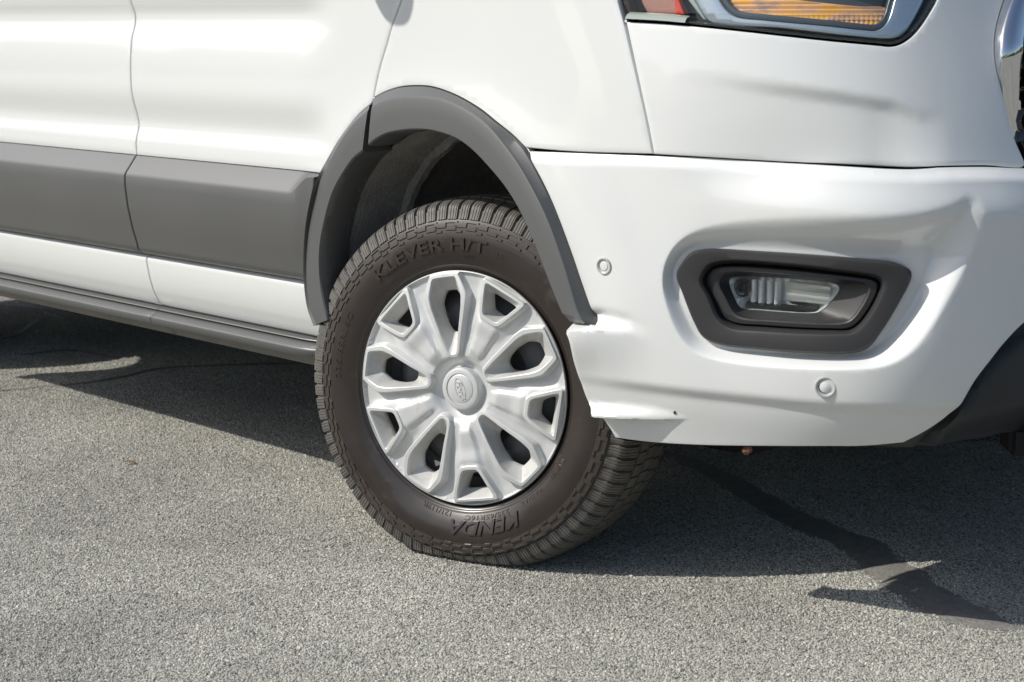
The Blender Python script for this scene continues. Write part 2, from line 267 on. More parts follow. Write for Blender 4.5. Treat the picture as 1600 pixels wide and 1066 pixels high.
def asphalt():
    m=bpy.data.materials.new('asphalt'); m.use_nodes=True; t=m.node_tree; b=t.nodes['Principled BSDF']
    b.inputs['Roughness'].default_value=.85; b.inputs['Specular IOR Level'].default_value=.35
    g=N(t,'ShaderNodeNewGeometry')
    v=N(t,'ShaderNodeTexVoronoi'); v.feature='F1'; v.inputs['Scale'].default_value=165; v.inputs['Randomness'].default_value=1
    v2=N(t,'ShaderNodeTexVoronoi'); v2.feature='DISTANCE_TO_EDGE'; v2.inputs['Scale'].default_value=165
    fine=N(t,'ShaderNodeTexNoise'); fine.inputs['Scale'].default_value=420; fine.inputs['Detail'].default_value=4
    wob=N(t,'ShaderNodeTexNoise'); wob.inputs['Scale'].default_value=120; wob.inputs['Detail'].default_value=2
    big=N(t,'ShaderNodeTexNoise'); big.inputs['Scale'].default_value=1.3; big.inputs['Detail'].default_value=8; big.inputs['Roughness'].default_value=.65
    L=t.links.new
    add=N(t,'ShaderNodeMixRGB'); add.blend_type='ADD'; add.inputs[0].default_value=.006
    L(g.outputs['Position'],add.inputs[1]); L(wob.outputs['Color'],add.inputs[2])
    L(g.outputs['Position'],wob.inputs['Vector'])
    for n in (v,v2): L(add.outputs[0],n.inputs['Vector'])
    for n in (fine,big): L(g.outputs['Position'],n.inputs['Vector'])
    sep=N(t,'ShaderNodeSeparateColor'); L(v.outputs['Color'],sep.inputs[0])
    r=N(t,'ShaderNodeValToRGB'); cr=r.color_ramp
    cr.elements[0].position=0; cr.elements[0].color=(.050,.049,.048,1); cr.elements[1].position=1; cr.elements[1].color=(.74,.70,.63,1)
    for p,c in ((.12,(.17,.166,.15)),(.35,(.40,.39,.345)),(.70,(.54,.52,.455)),(.90,(.64,.615,.54))):
        e=cr.elements.new(p); e.color=(*c,1)
    L(sep.outputs[0],r.inputs[0])
    ed=N(t,'ShaderNodeMapRange'); ed.inputs[1].default_value=0; ed.inputs[2].default_value=.22; ed.inputs[3].default_value=.42; ed.inputs[4].default_value=1
    L(v2.outputs['Distance'],ed.inputs[0])
    m1=N(t,'ShaderNodeMixRGB'); m1.blend_type='MULTIPLY'; m1.inputs[0].default_value=1
    L(r.outputs[0],m1.inputs[1]); L(ed.outputs[0],m1.inputs[2])
    br=N(t,'ShaderNodeMapRange'); br.inputs[1].default_value=.3; br.inputs[2].default_value=.7; br.inputs[3].default_value=.76; br.inputs[4].default_value=1.18
    L(big.outputs['Fac'],br.inputs[0])
    m2=N(t,'ShaderNodeMixRGB'); m2.blend_type='MULTIPLY'; m2.inputs[0].default_value=1; L(m1.outputs[0],m2.inputs[1]); L(br.outputs[0],m2.inputs[2])
    fr=N(t,'ShaderNodeMapRange'); fr.inputs[1].default_value=.3; fr.inputs[2].default_value=.7; fr.inputs[3].default_value=.7; fr.inputs[4].default_value=1.25
    L(fine.outputs['Fac'],fr.inputs[0])
    m3=N(t,'ShaderNodeMixRGB'); m3.blend_type='MULTIPLY'; m3.inputs[0].default_value=1; L(m2.outputs[0],m3.inputs[1]); L(fr.outputs[0],m3.inputs[2])
    L(m3.outputs[0],b.inputs['Base Color'])
    ha=N(t,'ShaderNodeMath'); ha.operation='MULTIPLY_ADD'; ha.inputs[1].default_value=.35
    L(fine.outputs['Fac'],ha.inputs[0])
    hm=N(t,'ShaderNodeMath'); hm.operation='MINIMUM'; hm.inputs[1].default_value=.25; L(v2.outputs['Distance'],hm.inputs[0])
    h2=N(t,'ShaderNodeMath'); h2.operation='MULTIPLY'; h2.inputs[1].default_value=2.4; L(hm.outputs[0],h2.inputs[0])
    h3=N(t,'ShaderNodeMath'); h3.operation='MULTIPLY_ADD'; h3.inputs[1].default_value=.5; L(sep.outputs[1],h3.inputs[0]); L(h2.outputs[0],h3.inputs[2])
    L(h3.outputs[0],ha.inputs[2])
    bp=N(t,'ShaderNodeBump'); bp.inputs['Strength'].default_value=.75; bp.inputs['Distance'].default_value=.0022
    L(ha.outputs[0],bp.inputs['Height']); L(bp.outputs['Normal'],b.inputs['Normal'])
    return m
M['asphalt']=asphalt()
def stone():
    m=bpy.data.materials.new('stone'); m.use_nodes=True; t=m.node_tree; b=t.nodes['Principled BSDF']; b.inputs['Roughness'].default_value=.8; b.inputs['Specular IOR Level'].default_value=.3
    oi=N(t,'ShaderNodeObjectInfo'); r=N(t,'ShaderNodeValToRGB'); cr=r.color_ramp
    cr.elements[0].position=0; cr.elements[0].color=(.15,.147,.132,1); cr.elements[1].position=1; cr.elements[1].color=(.66,.64,.56,1)
    for p,c in ((.10,(.25,.246,.22)),(.28,(.37,.363,.322)),(.6,(.45,.438,.385)),(.85,(.52,.503,.44))):
        e=cr.elements.new(p); e.color=(*c,1)
    g=N(t,'ShaderNodeNewGeometry'); n=N(t,'ShaderNodeTexNoise'); n.inputs['Scale'].default_value=1.6; n.inputs['Detail'].default_value=7; n.inputs['Roughness'].default_value=.65
    mr=N(t,'ShaderNodeMapRange'); mr.inputs[1].default_value=.3; mr.inputs[2].default_value=.7; mr.inputs[3].default_value=.75; mr.inputs[4].default_value=1.20
    mx=N(t,'ShaderNodeMixRGB'); mx.blend_type='MULTIPLY'; mx.inputs[0].default_value=1
    t.links.new(oi.outputs['Random'],r.inputs[0]); t.links.new(g.outputs['Position'],n.inputs['Vector']); t.links.new(n.outputs['Fac'],mr.inputs[0])
    t.links.new(r.outputs[0],mx.inputs[1]); t.links.new(mr.outputs[0],mx.inputs[2]); t.links.new(mx.outputs[0],b.inputs['Base Color']); return m
M['stone']=stone()
M['leaf']=mat('foliage',(.055,.075,.03),.9,var=.5,vscale=1.2)
M['seal']=mat('tar_seal',(.23,.22,.20),.75,var=.45,vscale=40,bump=.9,bscale=170,bdist=.003,dirt=((.26,.25,.225),.8,90,.50,.64))

# ------------------------------------------------------------------ mesh helpers
def link(name,me,m,parent=None,smooth=True,ang=35):
    if m and not me.materials:
        for q in (m if isinstance(m,(list,tuple)) else [m]): me.materials.append(q)
    if smooth and len(me.polygons):
        me.polygons.foreach_set('use_smooth',[True]*len(me.polygons))
        me.set_sharp_from_angle(angle=math.radians(ang))
    o=bpy.data.objects.new(name,me); scn.collection.objects.link(o)
    if parent: o.parent=parent
    return o
def bm_link(name,bm,m,parent=None,smooth=True,ang=35,recalc=False):
    if recalc: bmesh.ops.recalc_face_normals(bm,faces=bm.faces)
    me=bpy.data.meshes.new(name); bm.to_mesh(me); bm.free(); return link(name,me,m,parent,smooth,ang)
def np_mesh(name,V,Q):
    me=bpy.data.meshes.new(name); V=np.asarray(V,np.float32); Q=np.asarray(Q,np.int32)
    me.vertices.add(len(V)); me.vertices.foreach_set('co',V.ravel())
    me.loops.add(Q.size); me.loops.foreach_set('vertex_index',Q.ravel())
    me.polygons.add(len(Q)); me.polygons.foreach_set('loop_start',np.arange(0,Q.size,Q.shape[1],dtype=np.int32)); me.polygons.foreach_set('loop_total',np.full(len(Q),Q.shape[1],np.int32))
    me.update(calc_edges=True); me.validate(); return me
def grid_quads(n,m,cu=False,cv=False,off=0):
    i,j=np.meshgrid(np.arange(n if cu else n-1),np.arange(m if cv else m-1),indexing='ij'); i=i.ravel();j=j.ravel(); i2=(i+1)%n; j2=(j+1)%m
    return np.stack([i*m+j,i2*m+j,i2*m+j2,i*m+j2],1)+off
def bm_grid(bm,G,cu=False,cv=False,flip=False):
    """add a grid of points G[n][m] as quads to bm"""
    n,m=len(G),len(G[0]); vs=[[bm.verts.new(Vector(p)) for p in r] for r in G]
    for i in range(n if cu else n-1):
        for j in range(m if cv else m-1):
            f=[vs[i][j],vs[(i+1)%n][j],vs[(i+1)%n][(j+1)%m],vs[i][(j+1)%m]]
            try: bm.faces.new(f[::-1] if flip else f)
            except ValueError: pass
    return vs
def crom(P,step=.006,closed=False):
    """smooth curve through points, resampled evenly"""
    P=np.asarray(P,float)
    if len(P)<3 and not closed: out=P
    else:
        q=np.vstack([P[-1],P,P[0],P[1]]) if closed else np.vstack([2*P[0]-P[1],P,2*P[-1]-P[-2]])
        out=[]
        for i in range(1,len(q)-2):
            p0,p1,p2,p3=q[i-1:i+3]; a=np.linalg.norm(p1-p0)**.5+1e-6;b=np.linalg.norm(p2-p1)**.5+1e-6;c=np.linalg.norm(p3-p2)**.5+1e-6
            m1=(p1-p0)/a-(p2-p0)/(a+b)+(p2-p1)/b; m2=(p2-p1)/b-(p3-p1)/(b+c)+(p3-p2)/c; m1*=b;m2*=b
            for u in np.linspace(0,1,16,endpoint=False): out.append((2*u**3-3*u*u+1)*p1+(u**3-2*u*u+u)*m1+(-2*u**3+3*u*u)*p2+(u**3-u*u)*m2)
        if not closed: out.append(P[-1])
        out=np.array(out)
    if closed: out=np.vstack([out,out[0]])
    L=np.r_[0,np.cumsum(np.linalg.norm(np.diff(out,axis=0),axis=1))]; n=max(2,int(round(L[-1]/step))+1); t=np.linspace(0,L[-1],n)
    r=np.stack([np.interp(t,L,out[:,k]) for k in range(out.shape[1])],1)
    return r[:-1] if closed else r
def resn(P,n):
    P=np.asarray(P,float); P=crom(P,.002) if len(P)>2 else P
    L=np.r_[0,np.cumsum(np.linalg.norm(np.diff(P,axis=0),axis=1))]; t=np.linspace(0,L[-1],n)
    return np.stack([np.interp(t,L,P[:,k]) for k in range(P.shape[1])],1)
def outline(segs,step=.006):
    """closed outline from smooth runs that meet at corners"""
    out=[]
    for s in segs:
        c=crom(s,step)
        for p in c:
            if not out or np.hypot(*(np.array(out[-1])-p))>step*.25: out.append(tuple(p))
    if np.hypot(*(np.array(out[0])-out[-1]))<step*.25: out.pop()
    return np.array(out)
def area(P): x,y=P[:,0],P[:,1]; return .5*np.sum(x*np.roll(y,-1)-np.roll(x,-1)*y)
def inset(P,d):
    """move a counter-clockwise outline inwards by d"""
    a=P-np.roll(P,1,0); b=np.roll(P,-1,0)-P
    na=np.c_[-a[:,1],a[:,0]]; nb=np.c_[-b[:,1],b[:,0]]
    na/=np.hypot(*na.T)[:,None]+1e-12; nb/=np.hypot(*nb.T)[:,None]+1e-12
    m=na+nb; l2=(m*m).sum(1); m=m/np.maximum(l2,.5)[:,None]*2
    return P+m*d
def panel_bm(segs,D,holes=(),gap=.0023,roll=.0016,thick=.014,grid=.012,bm=None,step=.006,lines=()):
    P=outline(segs,step) if isinstance(segs,list) else np.asarray(segs,float)
    if area(P)<0: P=P[::-1]
    P1=inset(P,gap+roll); P0=inset(P,gap)
    H=[]
    for h in holes:
        h=np.asarray(h,float)
        if area(h)>0: h=h[::-1]
        H.append((inset(h,roll),h))
    lo,hi=P1.min(0),P1.max(0); xs=np.arange(lo[0],hi[0],grid); zs=np.arange(lo[1],hi[1],grid*.866)
    gx=np.array([(x+(k%2)*grid/2,z) for k,z in enumerate(zs) for x in xs])
    dd,ins=seg_dist(gx,P1); keep=ins&(dd>grid*.45)
    for h1,_ in H:
        d2,i2=seg_dist(gx,h1); keep&=~i2&(d2>grid*.45)
    gx=gx[keep]
    loops=[P1]+[h[0] for h in H]
    pts=np.vstack(loops+[gx]); ed=[]; o=0
    for l in loops:
        ed+=[(o+i,o+(i+1)%len(l)) for i in range(len(l))]; o+=len(l)
    for l in lines:
        l=np.asarray(l,float); dl,il=seg_dist(l,P1); kk=il&(dl>.002)
        for h1,_ in H:
            d2,i2=seg_dist(l,h1); kk&=~i2&(d2>.0015)
        g0=len(pts); pts=np.vstack([pts,l])
        ed+=[(g0+i,g0+i+1) for i in range(len(l)-1) if kk[i] and kk[i+1]]
    used=np.ones(len(pts),bool); used[o+len(gx):]=False
    for a_,b_ in ed: used[a_]=used[b_]=True
    if lines:   # drop loose points that crowd a contour line
        for l in lines:
            l=np.asarray(l,float); g2=pts[o:o+len(gx)]; d2=np.min(np.hypot(g2[:,None,0]-l[None,:,0],g2[:,None,1]-l[None,:,1]),1); used[o:o+len(gx)]&=d2>grid*.35
    idx=np.cumsum(used)-1; pts=pts[used]; ed=[(int(idx[a_]),int(idx[b_])) for a_,b_ in ed]
    r=delaunay_2d_cdt([Vector(p) for p in pts],ed,[],0,1e-7)
    V=np.array([tuple(v) for v in r[0]]); T=np.array([f for f in r[2] if len(f)==3])
    c=V[T].mean(1); _,i1=seg_dist(c,P1); k=i1
    for h1,_ in H:
        _,i2=seg_dist(c,h1); k&=~i2
    T=T[k]
    W=skin(V[:,0],V[:,1],D(V[:,0],V[:,1]))
    bm=bm or bmesh.new(); bv=[bm.verts.new(p) for p in W]
    for t in T:
        tri=[bv[i] for i in t]
        n=(tri[1].co-tri[0].co).cross(tri[2].co-tri[0].co)
        nn=plan(V[t[0],0])[1]
        if n.x*nn[0]+n.y*nn[1]<0: tri=tri[::-1]
        try: bm.faces.new(tri)
        except ValueError: pass
    for inner,outer in [(P1,P0)]+H:
        a=skin(inner[:,0],inner[:,1],D(inner[:,0],inner[:,1])); mid=.3*inner+.7*outer
        b0=skin(mid[:,0],mid[:,1],D(inner[:,0],inner[:,1])-roll*.35)
        b=skin(outer[:,0],outer[:,1],D(inner[:,0],inner[:,1])-roll); c_=skin(outer[:,0],outer[:,1],D(inner[:,0],inner[:,1])-thick)
        bm_grid(bm,np.stack([a,b0,b,c_],1).tolist(),cu=True)
    bmesh.ops.remove_doubles(bm,verts=bm.verts,dist=2e-5)
    bmesh.ops.recalc_face_normals(bm,faces=bm.faces)
    # the skin is open at the back: make sure it faces outwards
    tot=0
    for f in bm.faces:
        cc=f.calc_center_median(); nn=f.normal; tot+=-nn.y*f.calc_area() if cc.x<.6 else (nn.x-nn.y)*f.calc_area()
    if tot<0: bmesh.ops.reverse_faces(bm,faces=bm.faces)
    return bm
def panel(name,segs,D,m,parent,**kw):
    bm=panel_bm(segs,D,**kw); return bm_link(name,bm,m,parent,ang=40)
def part_empty(name,parent,label=None):
    o=bpy.data.objects.new(name,None); scn.collection.objects.link(o); o.parent=parent
    if label: o['label']=label
    return o
def lathe(bm,prof,n=48,mtx=None):
    G=[[( r*math.cos(2*math.pi*i/n), r*math.sin(2*math.pi*i/n), h) for r,h in prof] for i in range(n)]
    vs=bm_grid(bm,G,cu=True)
    if mtx: bmesh.ops.transform(bm,matrix=mtx,verts=[v for r in vs for v in r])
    return vs

S_END=float(PS[-1])
ZS=lambda a,b:[tuple(a),tuple(b)]
# ------------------------------------------------------------------ setting
bm=bmesh.new(); bmesh.ops.create_grid(bm,x_segments=2,y_segments=2,size=900)
g=bm_link('ground',bm,M['asphalt'],smooth=False); g['kind']='structure'
def aggregate():
    # pale stones that stand out of the binder, one by one, on the ground near the van
    cell=.0030
    xs=np.arange(-4.2,2.6,cell); ys=np.arange(-2.2,1.9,cell)
    X,Y=np.meshgrid(xs,ys,indexing='ij'); X=(X+rng.uniform(-.5,.5,X.shape)*cell*1.25).ravel(); Y=(Y+rng.uniform(-.5,.5,Y.shape)*cell*1.25).ravel()
    keep=rng.random(len(X))<.88; keep&=seg_dist(np.c_[X,Y],[(0.15, -1.36), (1.57, 0.15), (0.59, 2.14), (-0.24, 1.28), (-2.3, 1.41), (-4.22, 0.78)])[1]
    X,Y=X[keep],Y[keep]
    me=bpy.data.meshes.new('asphalt_aggregate'); n=len(X); me.vertices.add(n)
    me.vertices.foreach_set('co',np.c_[X,Y,rng.uniform(-.0008,.0002,n)].astype(np.float32).ravel())
    sc=(rng.gamma(9,1/9.,n)[:,None]*np.array([.00175,.0015,.00135])).astype(np.float32)*rng.uniform(.8,1.2,(n,3)).astype(np.float32)
    rt=np.c_[rng.normal(0,.35,n),rng.normal(0,.35,n),rng.uniform(0,6.283,n)].astype(np.float32)
    for nm,a in (('stone_scale',sc),('stone_turn',rt)):
        at=me.attributes.new(nm,'FLOAT_VECTOR','POINT'); at.data.foreach_set('vector',a.ravel())
    o=bpy.data.objects.new('asphalt_aggregate',me); scn.collection.objects.link(o); o['kind']='stuff'
    ng=bpy.data.node_groups.new('stones','GeometryNodeTree'); ng.interface.new_socket('Geometry',in_out='INPUT',socket_type='NodeSocketGeometry'); ng.interface.new_socket('Geometry',in_out='OUTPUT',socket_type='NodeSocketGeometry')
    nd=ng.nodes; L=ng.links.new
    gi=nd.new('NodeGroupInput'); go=nd.new('NodeGroupOutput'); ic=nd.new('GeometryNodeMeshIcoSphere'); ic.inputs['Radius'].default_value=1; ic.inputs['Subdivisions'].default_value=2
    sp=nd.new('GeometryNodeSetPosition'); nz=nd.new('ShaderNodeTexNoise'); nz.inputs['Scale'].default_value=1.3
    vm=nd.new('ShaderNodeVectorMath'); vm.operation='SUBTRACT'; vm.inputs[1].default_value=(.5,.5,.5); vs_=nd.new('ShaderNodeVectorMath'); vs_.operation='SCALE'; vs_.inputs['Scale'].default_value=1.1
    L(nz.outputs['Color'],vm.inputs[0]); L(vm.outputs[0],vs_.inputs[0]); L(ic.outputs['Mesh'],sp.inputs['Geometry']); L(vs_.outputs[0],sp.inputs['Offset'])
    sm_=nd.new('GeometryNodeSetMaterial'); sm_.inputs['Material'].default_value=M['stone']; L(sp.outputs[0],sm_.inputs['Geometry'])
    ip=nd.new('GeometryNodeInstanceOnPoints'); L(gi.outputs[0],ip.inputs['Points']); L(sm_.outputs[0],ip.inputs['Instance'])
    for nm,sock in (('stone_scale','Scale'),('stone_turn','Rotation')):
        a=nd.new('GeometryNodeInputNamedAttribute'); a.data_type='FLOAT_VECTOR'; a.inputs['Name'].default_value=nm; L(a.outputs[0],ip.inputs[sock])
    L(ip.outputs[0],go.inputs[0])
    md=o.modifiers.new('stones','NODES'); md.node_group=ng
aggregate()
def seal_strip(pts,w0,w1,z):
    c=crom(pts,.012); T=np.gradient(c,axis=0); T/=np.hypot(*T.T)[:,None]; Nn=np.c_[-T[:,1],T[:,0]]
    t=np.linspace(0,1,len(c)); f=np.clip(np.minimum(t,1-t)*10,.15,1)
    k=np.convolve(rng.normal(0,1,len(c)+20),np.ones(5)/5,'same')[10:-10]; k2=np.convolve(rng.normal(0,1,len(c)+20),np.ones(5)/5,'same')[10:-10]
    w=(w0+(w1-w0)*t)/2
    a=c+Nn*(w*(f+.16*k))[:,None]; b=c-Nn*(w*(f+.16*k2))[:,None]
    bm=bmesh.new(); bm_grid(bm,[[(*a[i],z*.25),(*(a[i]*.7+b[i]*.3),z),(*(a[i]*.3+b[i]*.7),z),(*b[i],z*.25)] for i in range(len(c))])
    o=bm_link('tar_seam',bm,M['seal'],recalc=True); o['kind']='structure'; return o
for l,(w0,w1) in zip(SEAL,((.05,.13),(.02,.02),(.03,.03),(.02,.02),(.025,.025))): seal_strip(l,w0,w1,.004)

# far belt of trees all round the lot: out of the picture, but seen in the chrome and the paint
def tree_belt():
    t=bmesh.new(); bmesh.ops.create_icosphere(t,subdivisions=2,radius=1); base=np.array([v.co[:] for v in t.verts]); fc=np.array([[v.index for v in f.verts] for f in t.faces]); t.free()
    V=[];Fq=[];k=0
    for i in range(150):
        a=rng.uniform(0,2*math.pi); R_=rng.uniform(48,62); h=rng.uniform(4.5,8)
        c=np.array([R_*math.cos(a),R_*math.sin(a),h*.48]); v=base*(1+rng.normal(0,.14,(len(base),1)))*np.array([rng.uniform(2.5,4.5),rng.uniform(2.5,4.5),h*.52])+c
        V.append(v); Fq.append(fc+k); k+=len(base)
    me=np_mesh('tree_belt',np.vstack(V),np.vstack(Fq)); o=link('tree_belt',me,M['leaf'],smooth=False); o['kind']='stuff'
tree_belt()
# ------------------------------------------------------------------ the van
van=bpy.data.objects.new('cargo_van',None); scn.collection.objects.link(van)
van['label']='white panel van with grey side cladding and its front wheel turned, parked on asphalt'; van['category']='van'

GAPX=-1.027
# --- front door: upper skin, then the white strip below the cladding in the same mesh
de=DOOR_EDGE
segs=[ZS((GAPX,1.22),(GAPX,.733)), ZS((GAPX,.733),(-.338,.733)), FLARE_REAR[0][4::-1] and [( -.338,.733)]+[tuple(p) for p in FLARE_REAR[0][4::-1]], [tuple(p) for p in de]+[(-.094,1.12),(-.10,1.22)], ZS((-.10,1.22),(GAPX,1.22))]
door=panel_bm(segs,d_door,grid=.011)
LOW=[(.5125,-.042),(.507,-.026),(.5035,-.0195),(.4985,-.0172),(.4925,-.017),(.4544,-.024),(.428,-.0315),(.42,-.035),(.408,-.041),(.392,-.049),(.387,-.055),(.385,-.075)]
CLAD=[(.7345,-.012),(.7345,-.002),(.7335,.001),(.731,.003),(.698,.0285),(.694,.0305),(.689,.0318),(.668,.0322),(.62,.027),(.57,.0165),(.538,.0070),(.530,.0055),(.523,.0035),(.5165,-.003),(.512,-.011),(.510,-.03)]
SILL=[(.3855,-.085),(.3858,-.068),(.3850,-.058),(.3825,-.050),(.3800,-.0435),(.3785,-.0425),(.3768,-.0440),(.3762,-.060),(.3750,-.060),(.3742,-.0440),(.3725,-.0385),(.3660,-.0240),(.3630,-.0215),(.3590,-.0210),(.3505,-.0235),(.3470,-.0265),(.3445,-.036),(.3405,-.055)]
FLANGE=[(.344,-.052),(.339,-.060),(.329,-.068),(.322,-.070),(.3185,-.075),(.320,-.12)]
def flare_x(z):
    zz=[p[1] for p in FLARE_REAR[0]][::-1]; xx=[p[0] for p in FLARE_REAR[0]][::-1]
    return np.interp(z,zz,xx)
def extr(bm,prof,x0,x1,n,dfun=None,xend=None,bev=.0018):
    """sweep a (z,d) profile along the flank with rolled ends"""
    prof=np.array(prof); G=[]
    u=np.r_[0,0,np.linspace(0,1,n),1,1]
    for i,t in enumerate(u):
        row=[]
        for z,d in prof:
            xe=x1 if xend is None else xend(z)
            x=x0+(xe-x0)*t; dd=d; zz=z
            if dfun: zz,dd=dfun(x,z,d,xe)
            if i==0 or i==len(u)-1: dd=min(dd,-.0)-.02; x+= -bev if i==0 else bev
            elif i==1 or i==len(u)-2: x+= (-bev if i==1 else bev); dd-=bev
            row.append((x,-dd,zz))
        G.append(row)
    return bm_grid(bm,G)
extr(door,LOW,GAPX+.0035,0,24,xend=lambda z:flare_x(z)+.012)
bmesh.ops.recalc_face_normals(door,faces=door.faces)
front_door=bm_link('front_door',door,M['white'],van,ang=38)
# cladding on the front door
def clad_end(x,z,d,xe):
    w=float(sm(xe-.075,xe-.012,x))
    if .688<z<.7325: z=z+(.7318-z)*.90*w; d=d+(.0300-d)*w*.6
    if z>.53: d*=1-.16*float(sm(xe-.05,xe,x))
    return z,d
bm=bmesh.new(); extr(bm,CLAD,GAPX+.004,0,60,dfun=clad_end,xend=lambda z:flare_x(z)-.0045)
front_clad=bm_link('door_cladding',bm,M['clad'],front_door,recalc=True,ang=30)
bm=bmesh.new(); extr(bm,SILL,GAPX+.0022,-.335,40,dfun=lambda x,z,d,xe:(z+.004*float(sm(-.47,-.37,x))*(1 if z<.36 else 0),d-.045*float(sm(-.50,-.34,x))**1.5))
bm_link('sill_trim',bm,M['trim'],van,recalc=True,ang=30)
bm=bmesh.new(); extr(bm,FLANGE,-1.0,-.34,20,dfun=lambda x,z,d,xe:(z,d-.02*float(sm(-.50,-.34,x))))
bm_link('rocker_flange',bm,M['flange'],van,recalc=True,ang=30)
bm=bmesh.new(); extr(bm,FLANGE,-2.42,-1.004,20); bm_link('rocker_flange',bm,M['flange'],van,recalc=True,ang=30)
# --- sliding door and rear quarter
RW=-2.95
segs=[ZS((GAPX,.733),(GAPX,1.22)),ZS((GAPX,1.22),(-2.30,1.22)),ZS((-2.30,1.22),(-2.30,.733)),ZS((-2.30,.733),(GAPX,.733))]
sd=panel_bm(segs,d_door,grid=.014)
extr(sd,LOW,-2.30,GAPX-.0035,40)
bmesh.ops.recalc_face_normals(sd,faces=sd.faces)
sliding=bm_link('sliding_door',sd,M['white'],van,ang=38)
bm=bmesh.new(); extr(bm,CLAD,-2.30,GAPX-.004,40); bm_link('door_cladding',bm,M['clad'],sliding,recalc=True,ang=30)
bm=bmesh.new(); extr(bm,SILL,-2.46,GAPX-.0022,40); bm_link('sill_trim',bm,M['trim'],van,recalc=True,ang=30)
arc=[(RW+.44*math.cos(a),.40+.44*math.sin(a)) for a in np.linspace(math.radians(-3),math.radians(183),40)]
segs=[ZS((-2.304,1.22),(-3.93,1.22)),ZS((-3.93,1.22),(-3.93,.40)),ZS((-3.93,.40),arc[-1]),arc[::-1],ZS(arc[0],(-2.304,.38)),ZS((-2.304,.38),(-2.304,1.22))]
quarter=panel('rear_quarter_panel',segs,lambda s,z:d_door(s,z)-.03*sm(.55,.40,z),M['white'],van,grid=.03,step=.02)
bm=bmesh.new()
ro=[(RW+.50*math.cos(a),.40+.50*math.sin(a)) for a in np.linspace(math.radians(-3),math.radians(183),40)]
bm_grid(bm,[[(a[0],-.002,a[1]),(a[0]*.85+b[0]*.15,-.028,a[1]*.85+b[1]*.15),(b[0],-.03,b[1]),(b[0],.05,b[1])] for a,b in zip(ro,arc)])
bm_link('wheel_arch_trim',bm,M['trim'],van,recalc=True)

# --- fender
fo=[tuple(p) for p in FLARE_FRONT[0]]
k=next(i for i,p in enumerate(fo) if p[0]>.230)
fs=[tuple(p) for p in FN_SEAM]
segs=[fo[:k+1],[fo[k]]+[tuple(p) for p in SEAM[2:3]]+[fs[-1]],fs[::-1]+[(.405,1.12),(.40,1.17)],[(.40,1.17),(.15,1.205),(-.096,1.22)],[(-.096,1.22),(-.096,1.17),(-.094,1.12)]+[tuple(p) for p in de[::-1]]]
fender=panel('front_fender',segs,d_fender,M['white'],van,grid=.011,gap=.0016)
# --- nose panel between headlamp, grille and bumper
le=[tuple(p) for p in LAMP_EDGE]; ge=[tuple(p) for p in GRILLE_EDGE]; ge[-1]=(1.129,.8062); seam=[tuple(p) for p in SEAM]
sb=[p for p in seam if .50<p[0]<1.125]
segs=[fs[1:],[fs[-1]]+sb+[ge[-1]],ge[::-1]+[(1.19,1.12)],ZS((1.19,1.12),(1.01,1.12)),[(1.01,1.12)]+le[::-1]]
nl=crom(NOSE_LINE,.006)
nose=panel('nose_panel',segs,d_nose,M['white'],van,grid=.008,gap=.0014,lines=[nl+[0,-o] for o in (-.002,.004,.009,.014,.020,.028)])
# --- bumper
bb=[tuple(p) for p in BUMP_BOT]
we=[fo[-1],(.372,.5205),(.338,.516)]+[tuple(p) for p in WHEEL_EDGE[3:7]]+[(WHEEL_EDGE[6][0]+.011,WHEEL_EDGE[6][1]-.010),(bb[0][0]-.008,bb[0][1]+.018),bb[0]]; st=[tuple(p) for p in SKIRT_TOP]
fogA=crom(FOG_A,.008,closed=True)
segs=[seam[1:-1]+[(1.30,.80),(1.6,.80),(S_END,.80)],ZS((S_END,.80),(S_END,.60)),[(S_END,.60),(1.45,.60)]+st[::-1],bb[::-1],we[::-1],fo[k:][::-1] if False else [we[0]]+fo[k:-1][::-1]]
ro_=resn(np.vstack([REC_OR,REC_OR[:1]]),240); ri_=resn(np.vstack([REC_IR,REC_IR[:1]]),900)
near=np.array([ri_[np.argmin(np.hypot(*(ri_-p).T))] for p in ro_])
contours=[ro_+(near-ro_)*t for t in (-.04,.04,.12,.25,.4,.6,.8,.92,1.02)]
fa=crom(FIN_A,.006); fbs=np.arange(.352,FIN_B[-1][0]+.004,.005); fz2=np.interp(fbs,[q[0] for q in FIN_B],[q[1] for q in FIN_B]); fz3=np.minimum(np.interp(fbs,[q[0] for q in FIN_BB],[q[1] for q in FIN_BB]),fz2-.003)
contours+=[fa+[0,-o] for o in (-.012,-.008,-.004,-.001,.003,.006,.010,.016)]
contours+=[np.c_[fbs,fz2+(fz3-fz2)*t] for t in (-.1,.15,.4,.65,.9)]+[np.c_[fbs,fz3-o] for o in (.0004,.0022,.0045)]
bump=panel_bm(segs,d_bumper,holes=[inset(fogA if area(fogA)>0 else fogA[::-1],.002)],grid=.0065,gap=.0012,lines=contours)
bumper=bm_link('front_bumper',bump,M['white'],van,ang=40)
# underside lip of the bumper, turned in
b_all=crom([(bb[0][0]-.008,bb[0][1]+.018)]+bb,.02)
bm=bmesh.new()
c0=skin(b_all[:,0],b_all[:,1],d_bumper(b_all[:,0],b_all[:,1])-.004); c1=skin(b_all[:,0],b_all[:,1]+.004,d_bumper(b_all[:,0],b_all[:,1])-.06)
bm_grid(bm,np.stack([c0,c1],1).tolist()); bm_link('bumper_lip',bm,M['dark'],bumper,recalc=True)
